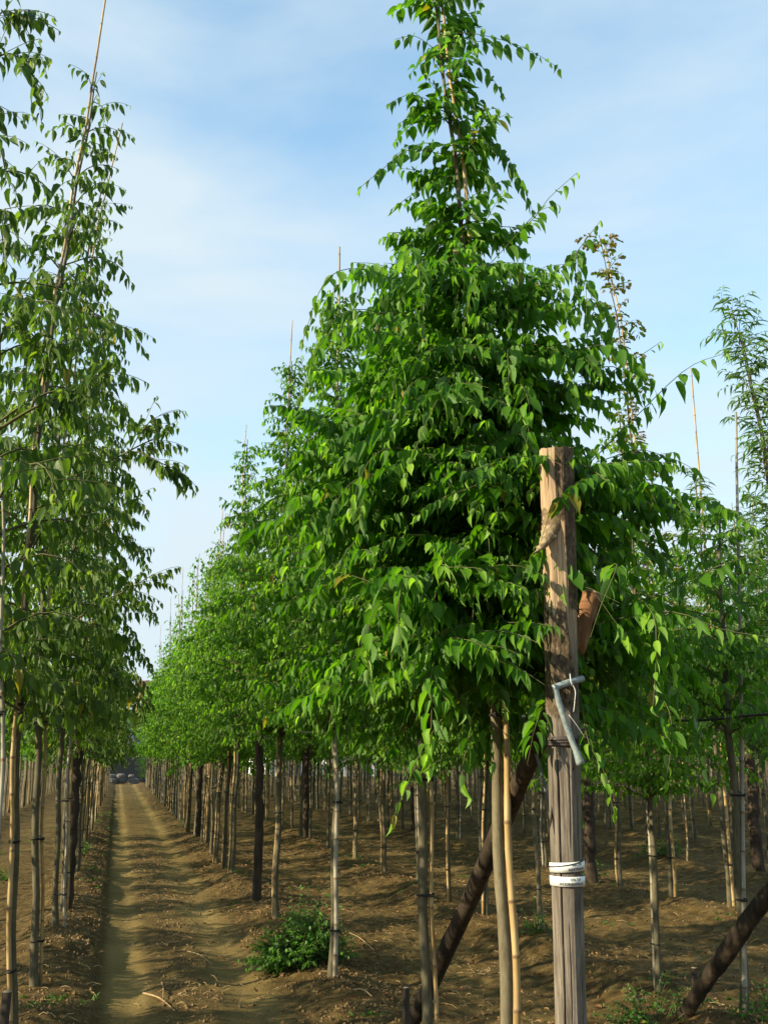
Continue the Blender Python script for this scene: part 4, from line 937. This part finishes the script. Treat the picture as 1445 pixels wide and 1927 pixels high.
# short stakes in the foreground
def stub(px, py, Y, h, r, label, mat, flat=1.0):
    p = atY(px, py, Y); h = p[2] - gz1(p[0], p[1]); o = empty('short_stake', (p[0], p[1], gz1(p[0], p[1]))); mb = MB(); mb.tube([(0, 0, -0.1), (0.004, 0, h * 0.5), (0.01, 0.01, h)], [r, r * 0.95, r * 0.85], 10, True, wob=0.08, seed=int(px))
    b = mb.build('stake_body', M[mat], o); b.scale = (1, flat, 1)
    t = MB(); t.tube([(0.01, 0.01 * flat, h + 0.001), (0.01, 0.01 * flat, h + 0.004)], r * 0.75, 10, True); t.build('cut_top', M['log_end'], o)
    tag(o, label, 'stake')
stub(762, 1860, 5.6, 0.44, 0.022, 'short sawn stake at the bottom edge beside the brown cane', 'dark_post')
stub(10, 1868, 5.7, 0.3, 0.03, 'dark broken stake in the bottom left corner of the photo', 'dark_post')
stub(1304, 1822, 7.0, 0.2, 0.028, 'short flat dark stake beside the foot of the lower right log', 'dark_post', 0.4)

# grey pipe leaning behind the post
def lean_pipe():
    o0 = atY(1037, 1545, 4.35); o = empty('grey_pipe', tuple(o0)); P = spline([atY(985, 1350, 4.3), atY(1002, 1400, 4.3), atY(1020, 1460, 4.32), atY(1037, 1545, 4.35), atY(1048, 1640, 4.4), atY(1056, 1960, 4.45)], 24) - o0
    mb = MB(); mb.tube(P, 0.0075, 8, True); mb.build('pipe_body', M['greypipe'], o); c = MB(); c.tube([P[0], P[0] + [0, 0, 0.012]], 0.009, 8, True); c.build('end_cap', M['wire'], o)
    tag(o, 'thin grey plastic pipe slanting down behind the weathered post', 'pipe')
lean_pipe()

# hoses strung along the rows at head height
def hose(x, z, y0, y1, label, r=0.008, sag=0.05, seed=0):
    g = np.random.default_rng(seed); pts = []; y = y0
    while y < y1: pts.append((x + g.normal() * 0.02, y, z + g.normal() * 0.03 - sag * (g.random()))); y += 0.9
    P = spline(pts, len(pts) * 4); mb = MB(); mb.tube(P - P[0], r, 6, True)
    o = mb.build('hose', M['hose'], loc=tuple(P[0])); o.name = 'watering_hose'; tag(o, label, 'hose', 'black hoses strung along the rows')
hose(-0.56, 1.98, 4.6, 40, 'black hose tied head-high along the row left of the track', seed=1)
hose(1.86, 1.98, 4.0, 40, 'black hose strung head-high behind the weathered post row', 0.006, seed=2)
hose(4.02, 2.0, 4.6, 40, 'black hose tied head-high along the second row right of the track', 0.009, seed=3)
hose(6.74, 2.02, 7.5, 40, 'black hose tied head-high along the third row right of the track', 0.009, seed=4)

# ------------------------------------------------------------------ shrub and weeds
def bush(name, cx, cy, rx, ry, h, n, size, label, cat, seed, templates=T_HACK, peak=None):
    g = np.random.default_rng(seed); loc = gloc(cx, cy); root = empty(name, loc); L = Leaves(); W = MB()
    for i in range(n):
        a = g.uniform(0, 6.28); q = math.sqrt(g.random()); ex, ey = rx * q * math.cos(a), ry * q * math.sin(a)
        hh = h * (1 - 0.65 * q * q) * g.uniform(0.5, 1.1); b = np.array([ex * 0.35, ey * 0.35, gz1(cx + ex * .35, cy + ey * .35) - loc[2] - 0.02])
        if peak and i % 7 == 0: hh *= 1.5; ex = peak + g.normal() * 0.08
        tip = np.array([ex, ey, hh + gz1(cx + ex, cy + ey) - loc[2]])
        P = spline([b, (b + tip) / 2 + [0, 0, hh * 0.25], tip], 6); W.tube(P, np.linspace(0.004, 0.0015, 6), 3, False)
        leafy(L, g, P, size, 0.04, 0.42 + g.normal() * 0.12, 0.35, True, roll=0.6, start=0.15)
    put('foliage', L.mesh('foliage', templates, g), root, mat=M['leaf_weed']); put('stems', W.mesh('stems'), root, mat=M['twig'])
    return tag(root, label, cat)
bush('leafy_shrub', 1.62, 9.1, 0.52, 0.40, 0.46, 330, 0.072, 'bright green low shrub spilling from the tree foot onto the track', 'shrub', 5, peak=0.1)
bush('weed_clump', 3.65, 6.75, 0.45, 0.35, 0.28, 40, 0.05, 'green weed clump around the lower right log', 'weed', 6)
bush('weed_clump', 4.25, 6.15, 0.35, 0.30, 0.3, 36, 0.05, 'green weed clump at the bottom right corner', 'weed', 16)
bush('weed_clump', 4.0, 9.6, 0.18, 0.18, 0.35, 20, 0.05, 'small weed clump at the tree foot seen between post and thick tan cane', 'weed', 7)
bush('weed_clump', 6.9, 14.6, 0.45, 0.3, 0.40, 40, 0.07, 'weed clump in shade among the right rows, below the hanging leaves', 'weed', 8)
bush('weed_clump', 9.3, 16.5, 0.5, 0.4, 0.5, 40, 0.08, 'dark weed clump behind the trunks at the right edge', 'weed', 9)
bush('weed_clump', -0.62, 19.0, 0.3, 0.5, 0.35, 34, 0.07, 'green weed clump at the foot of the left row, halfway along the track', 'weed', 10)
bush('weed_clump', -1.6, 17.0, 0.3, 0.5, 0.22, 30, 0.06, 'green weed patch between the left trunks', 'weed', 11)

def scatter():
    g = np.random.default_rng(77)
    # soil clods
    octa = np.array([(1, 0, 0), (-1, 0, 0), (0, 1, 0), (0, -1, 0), (0, 0, 1), (0, 0, -1)], float)
    tri = np.array([(0, 2, 4), (2, 1, 4), (1, 3, 4), (3, 0, 4), (2, 0, 5), (1, 2, 5), (3, 1, 5), (0, 3, 5)])
    n = 26000; row = g.choice([-0.35, 1.75, 4.08, 6.8, 0.65], n, p=[0.24, 0.34, 0.2, 0.1, 0.12])
    x = row + g.normal(size=n) * np.where(row == 0.65, 0.16, 0.28); y = 4 + 22 * g.random(n) ** 1.7
    s = 0.004 + 0.017 * g.random(n) ** 4
    keep = ~((x > -0.04) & (x < 0.4)); x, y, s = x[keep], y[keep], s[keep]; n = len(x)
    z = gz(x, y); V = octa[None] * s[:, None, None] * g.uniform(0.6, 1.3, (n, 6, 1)) + np.stack([x, y, z + s * 0.2], -1)[:, None, :]
    T = (tri[None] + (np.arange(n) * 6)[:, None, None]).reshape(-1, 3)
    o = put('soil_clods', mesh_np('soil_clods', V.reshape(-1, 3), None, T, smooth=False), mat=M['clod']); tag(o, 'crumbly soil clods along the tree ridges', 'soil', kind='stuff')
    # dry stalks
    n = 9500; mb_V = []; T = []; c = g.choice([2.9, 5.4, 0.7, 8.0, -0.3, 1.9], n, p=[0.38, 0.24, 0.15, 0.09, 0.07, 0.07]); sg = np.where(c == 0.7, 0.22, np.where(c > 2, 0.5, 0.25))
    x = c + g.normal(size=n) * sg; y = 4.2 + 19 * g.random(n) ** 1.5; a = g.uniform(0, 6.28, n); ln = 0.02 + 0.09 * g.random(n) ** 1.6 ; w = g.uniform(0.0012, 0.0035, n)
    clump = fbm(x * 1.2, y * 1.2, 2) + 0.25 * g.normal(size=n); k = clump > -0.05; x, y, a, ln, w = x[k], y[k], a[k], ln[k], w[k]; n = len(x)
    z = gz(x, y) + 0.008; d = np.stack([np.cos(a), np.sin(a), g.normal(size=n) * 0.22], -1); p0 = np.stack([x, y, z], -1); p1 = p0 + d * ln[:, None] * 0.5 + np.array([0, 0, 0.012]); p2 = p0 + d * ln[:, None]
    p2[:, 2] = np.maximum(p2[:, 2], gz(p2[:, 0], p2[:, 1]) + 0.003)
    sd = np.stack([-np.sin(a), np.cos(a), 0 * a], -1) * w[:, None]; V = np.stack([p0 - sd, p0 + sd, p0 + [0, 0, 0.004], p1 - sd, p1 + sd, p1 + [0, 0, 0.005], p2 - sd, p2 + sd, p2 + [0, 0, 0.003]], 1)
    q = []
    for b_ in (0, 3):
        for i, j in ((0, 1), (1, 2), (2, 0)): q.append((b_ + i, b_ + j, b_ + j + 3, b_ + i + 3))
    Q = (np.array(q)[None] + (np.arange(n) * 9)[:, None, None]).reshape(-1, 4)
    o = put('dry_stalks', mesh_np('dry_stalks', V.reshape(-1, 3), Q, None), mat=M['dry']); tag(o, 'dry cut stalks and straw littering the soil between the rows', 'straw', kind='stuff')
    # dead leaves
    L = Leaves(); n = 2600; c = g.choice([2.6, 3.6, 5.4, 1.7, 7.6], n); x = c + g.normal(size=n) * 0.45; y = 4.2 + 16 * g.random(n) ** 1.4; z = gz(x, y)
    for i in range(n):
        aa = g.uniform(0, 6.28); L.add(np.array([x[i], y[i], z[i] + 0.012]), np.array([math.cos(aa), math.sin(aa), g.normal() * 0.3]), UP + g.normal(size=3) * 0.5, g.uniform(0.025, 0.06), 0.5)
    o = put('dead_leaves', L.mesh('dead_leaves', T_HACK, g), mat=M['deadleaf']); tag(o, 'brown fallen leaves scattered on the shaded soil', 'leaves', kind='stuff')
    # low weeds
    L = Leaves(); n = 2600; c = g.choice([-0.3, 1.9, 4.1, 5.2, 6.9, -1.8], n, p=[.3, .16, .2, .14, .12, .08]); x = c + g.normal(size=n) * 0.22; y = 5.5 + 30 * g.random(n) ** 1.4; k = (fbm(x * 1.5 + 8, y * 1.1, 3) > 0.16) & ~((x > -0.06) & (x < 1.3)); x, y = x[k], y[k]; z = gz(x, y)
    for i in range(len(x)):
        for q in range(4):
            aa = g.uniform(0, 6.28); L.add(np.array([x[i], y[i], z[i] + 0.002]) + g.normal(size=3) * [0.02, 0.02, 0], np.array([math.cos(aa), math.sin(aa), g.uniform(0.3, 1.6)]), UP + g.normal(size=3) * 0.5, g.uniform(0.018, 0.05), g.uniform(0.2, 0.8))
    o = put('low_weeds', L.mesh('low_weeds', T_HACK, g), mat=M['leaf_weed']); tag(o, 'scattered small green weeds on the row ridges', 'weeds', kind='stuff')
scatter()

# a few thicker fallen sticks on the track
for k, (pts, r, lab) in enumerate([([(352, 1794), (400, 1816)], 0.006, 'pale stick lying on the track near the left wheel mark'), ([(305, 1850), (306, 1895)], 0.006, 'stubby stick lying along the track near the bottom edge'),
                                   ([(270, 1868), (330, 1905)], 0.008, 'dark stick lying on the track beside the bottom edge'), ([(650, 1750), (705, 1790)], 0.006, 'long dry stick right of the shrub'), ([(663, 1880), (700, 1887)], 0.008, 'short pale stick near the bottom edge, left of the short stake')]):
    P = []
    for px, py in pts:
        d = ray(px, py); t = -(HCAM + 0.09) / d[2]; p = d * t; P.append((p[0], p[1], gz1(p[0], p[1]) + 0.01))
    P = np.array(P); mid = (P[0] + P[1]) / 2 + [0.01, 0.02, 0.02]; mb = MB(); mb.tube(spline([P[0], mid, P[1]], 7) - P[0], np.linspace(r, r * 0.6, 7), 6, True, wob=0.1, seed=k)
    o = mb.build('fallen_stick', M['dry'], loc=tuple(P[0])); tag(o, lab, 'stick', 'fallen sticks on the soil')

# ------------------------------------------------------------------ the far end
def far_end():
    M['slate'] = plain('slate_wall', (0.045, 0.06, 0.085), 0.7); M['slateroof'] = plain('slate_roof', (0.06, 0.065, 0.08), 0.7)
    M['render_yellow'] = plain('yellow_render', (0.50, 0.36, 0.16), 0.85, 0.2, 3, 0.12); M['tile'] = plain('red_tile', (0.15, 0.075, 0.05), 0.85, 0.2, 20, 0.3)
    M['white'] = plain('white_render', (0.75, 0.77, 0.80), 0.7, 0.2, 4, 0.06); M['glassd'] = plain('dark_window', (0.03, 0.035, 0.04), 0.2); M['stone'] = plain('rubble_stone', (0.13, 0.12, 0.115), 0.9, 0.2, 3, 0.3)
    # shed
    sh = empty('shed', (0.6, 77, 0)); b = MB(); b.box((-2.6, 0, -0.1), (2.6, 4, 2.6)); b.build('wall', M['slate'], sh, smooth=False)
    r = MB(); r.add([(-2.9, -0.3, 2.604), (2.9, -0.3, 2.604), (2.9, 4.3, 2.604), (-2.9, 4.3, 2.604), (-2.9, 2.0, 3.5), (2.9, 2.0, 3.5)], [(0, 1, 5, 4), (2, 3, 4, 5), (3, 2, 1, 0)], [(0, 4, 3), (1, 2, 5)]); r.build('roof', M['slateroof'], sh, smooth=False)
    d = MB(); d.box((-1.3, -0.06, 0.0), (1.3, -0.004, 2.2)); d.build('door', M['glassd'], sh, smooth=False)
    tag(sh, 'dark slate-blue shed closing the far end of the track', 'shed')
    # stone heap
    g = np.random.default_rng(4)
    for k in range(7):
        sx, sy, sz = g.uniform(0.4, 0.9), g.uniform(0.3, 0.6), g.uniform(0.18, 0.4); px = -0.4 + (k % 3) * 0.75 + g.normal() * 0.1; zz = 0.0 + (k // 3) * 0.42
        th = np.linspace(0, 2 * np.pi, 9, endpoint=False); V = []
        for zc, q in ((0, 0.85), (0.35, 1.05), (0.75, 0.95), (1.0, 0.6)): V += [(sx * 0.5 * q * math.cos(t) * g.uniform(.9, 1.1), sy * 0.5 * q * math.sin(t) * g.uniform(.9, 1.1), sz * zc) for t in th]
        Q = [(i * 9 + j, i * 9 + (j + 1) % 9, (i + 1) * 9 + (j + 1) % 9, (i + 1) * 9 + j) for i in range(3) for j in range(9)]; V.append((0, 0, sz * 1.02)); T = [(27 + j, 27 + (j + 1) % 9, 36) for j in range(9)]
        o = put('rubble_block', mesh_np('rubble_block', V, Q, T, smooth=False), loc=(px, 73.5 + g.normal() * 0.3, zz - 0.06), mat=M['stone']); tag(o, 'pale rubble block in the heap at the far end of the track', 'stone', 'rubble blocks heaped at the end of the track')
    # house with yellow wall and red roof, seen above the far trees
    c = atY(275, 1290, 120)[0]; hs = empty('house', (c, 120, 0)); b = MB(); b.box((-0.9, 0, -0.1), (2.4, 9, 9.3)); b.build('wall', M['render_yellow'], hs, smooth=False)
    r = MB(); r.add([(-1.2, -0.6, 9.304), (2.7, -0.6, 9.304), (2.7, 9.6, 9.304), (-1.2, 9.6, 9.304), (-1.2, 4.5, 10.7), (2.7, 4.5, 10.7)], [(0, 1, 5, 4), (2, 3, 4, 5), (3, 2, 1, 0)], [(0, 4, 3), (1, 2, 5)]); r.build('roof', M['tile'], hs, smooth=False)
    for wx in (-0.5, 1.0):
        for wz in (1.2, 4.2, 7.2):
            f = MB(); f.box((wx, -0.05, wz), (wx + 1.1, -0.003, wz + 1.5)); fo = f.build('window', M['white'], hs, smooth=False); p = MB(); p.box((wx + 0.1, -0.07, wz + 0.1), (wx + 1.0, -0.052, wz + 1.4)); p.build('pane', M['glassd'], fo, smooth=False)
    tag(hs, 'yellow house with a red tiled roof showing between the far trees', 'house')
    # white greenhouses glimpsed through the trunks
    for k, (px0, px1, Y) in enumerate([(500, 590, 96), (640, 715, 96)]):
        x0, x1 = atY(px0, 1430, Y)[0], atY(px1, 1430, Y)[0]; gh = empty('greenhouse', (x0, Y, 0)); Wd = x1 - x0; V = []; n = 9
        for y_ in (0, 14):
            for t in np.linspace(0, math.pi, n): V.append((Wd / 2 - Wd / 2 * math.cos(t), y_, -0.05 + 3.0 * math.sin(t) ** 0.7))
        Q = [(i, i + 1, n + i + 1, n + i) for i in range(n - 1)]; m = MB(); m.add(V, Q); 
        V2 = V[:n] + [(Wd / 2, 0, -0.05)]; m.add(V2, None, [(i, n, i + 1) for i in range(n - 1)]); m.build('cover', M['white'], gh, smooth=False)
        d = MB(); d.box((Wd / 2 - 0.8, -0.05, 0), (Wd / 2 + 0.8, -0.004, 2.1)); d.build('door', M['stone'], gh, smooth=False)
        tag(gh, ('white tunnel greenhouse glimpsed between the trunks above the shrub', 'white tunnel greenhouse glimpsed left of the hanging spray')[k], 'greenhouse')
    # trees closing the view
    g = np.random.default_rng(12)
    def bigtree():
        root = empty('background_tree', (0, 0, 0)); L = Leaves(); W = MB(); H = 7.5; W.tube([(0, 0, -0.2), (0.1, 0, 2.0), (0.0, 0.1, H * 0.8)], [0.2, 0.15, 0.04], 8); 
        for k in range(34):
            a = g.uniform(0, 6.28); z = g.uniform(0.9, H); R = 2.0 * math.sin(math.pi * min(1, max(0.08, (z - 0.3) / H)) ** 0.8) * g.uniform(0.4, 1.0); c = np.array([R * math.cos(a), R * math.sin(a), z]); W.tube([(0, 0, z * 0.7), c * [0.6, 0.6, 0.95], c], [0.04, 0.025, 0.01], 4, False)
            for q in range(90):
                p = c + g.normal(size=3) * [0.42, 0.42, 0.34]; L.add(p, g.normal(size=3) - UP * 0.5, g.normal(size=3) + UP, g.uniform(0.14, 0.24), np.clip(0.3 + g.normal() * 0.18, 0, 1))
        put('crown', L.mesh('crown', T_LOW, g), root, mat=M['leaf']); W.build('trunk', M['bark'], root); return root
    A_ = [bigtree(), bigtree()]; used = [False, False]
    spots = [(-7.5, 84), (-4.6, 82), (-1.6, 84), (-1.4, 74), (2.2, 74.5), (1.2, 86), (5.6, 82), (8.6, 79), (12, 84), (15.6, 80), (19.5, 84), (23.5, 80), (27.6, 84), (32, 80), (36.6, 84), (41, 80), (46, 84), (51, 80), (56, 84), (61, 80), (-11, 80)]
    for k, (x, y) in enumerate(spots):
        s = A_[k % 2]
        if not used[k % 2]: used[k % 2] = True; o = s
        else:
            o = s.copy(); COL.objects.link(o)
            for ch in s.children: d_ = ch.copy(); COL.objects.link(d_); d_.parent = o
        o.location = (x, y, -0.1); o.rotation_euler = (0, 0, g.uniform(0, 6.28)); sc = g.uniform(0.75, 1.0); 
        if k in (3, 4): sc = 0.42
        o.scale = (sc, sc, sc)
        if k == 3: lab = 'small green bush-like tree left of the dark shed at the end of the track'
        elif k == 4: lab = 'small green bush-like tree right of the dark shed at the end of the track'
        else: lab = 'dense background tree beyond the end of the nursery rows'
        tag(o, lab, 'tree', 'background trees beyond the rows')
    # low blue hill
    n = 60; xs = np.linspace(-420, 700, n); V = []; 
    for j, (yy, hf) in enumerate(((900, 0), (980, 0.75), (1100, 1.0), (1300, 0))):
        for i, x in enumerate(xs): V.append((x, yy, -2 + hf * (62 + 60 * float(vnoise(np.array(x / 90.0), np.array(3.3))) + 16 * float(vnoise(np.array(x / 25.0), np.array(1.3))))))
    Q = [(j * n + i, j * n + i + 1, (j + 1) * n + i + 1, (j + 1) * n + i) for j in range(3) for i in range(n - 1)]
    M['hill'] = plain('hill_forest', (0.045, 0.075, 0.07), 0.95, 0.1, 0.02, 0.3)
    tag(put('hills', mesh_np('hills', V, Q, None), mat=M['hill']), kind='structure')
far_end()
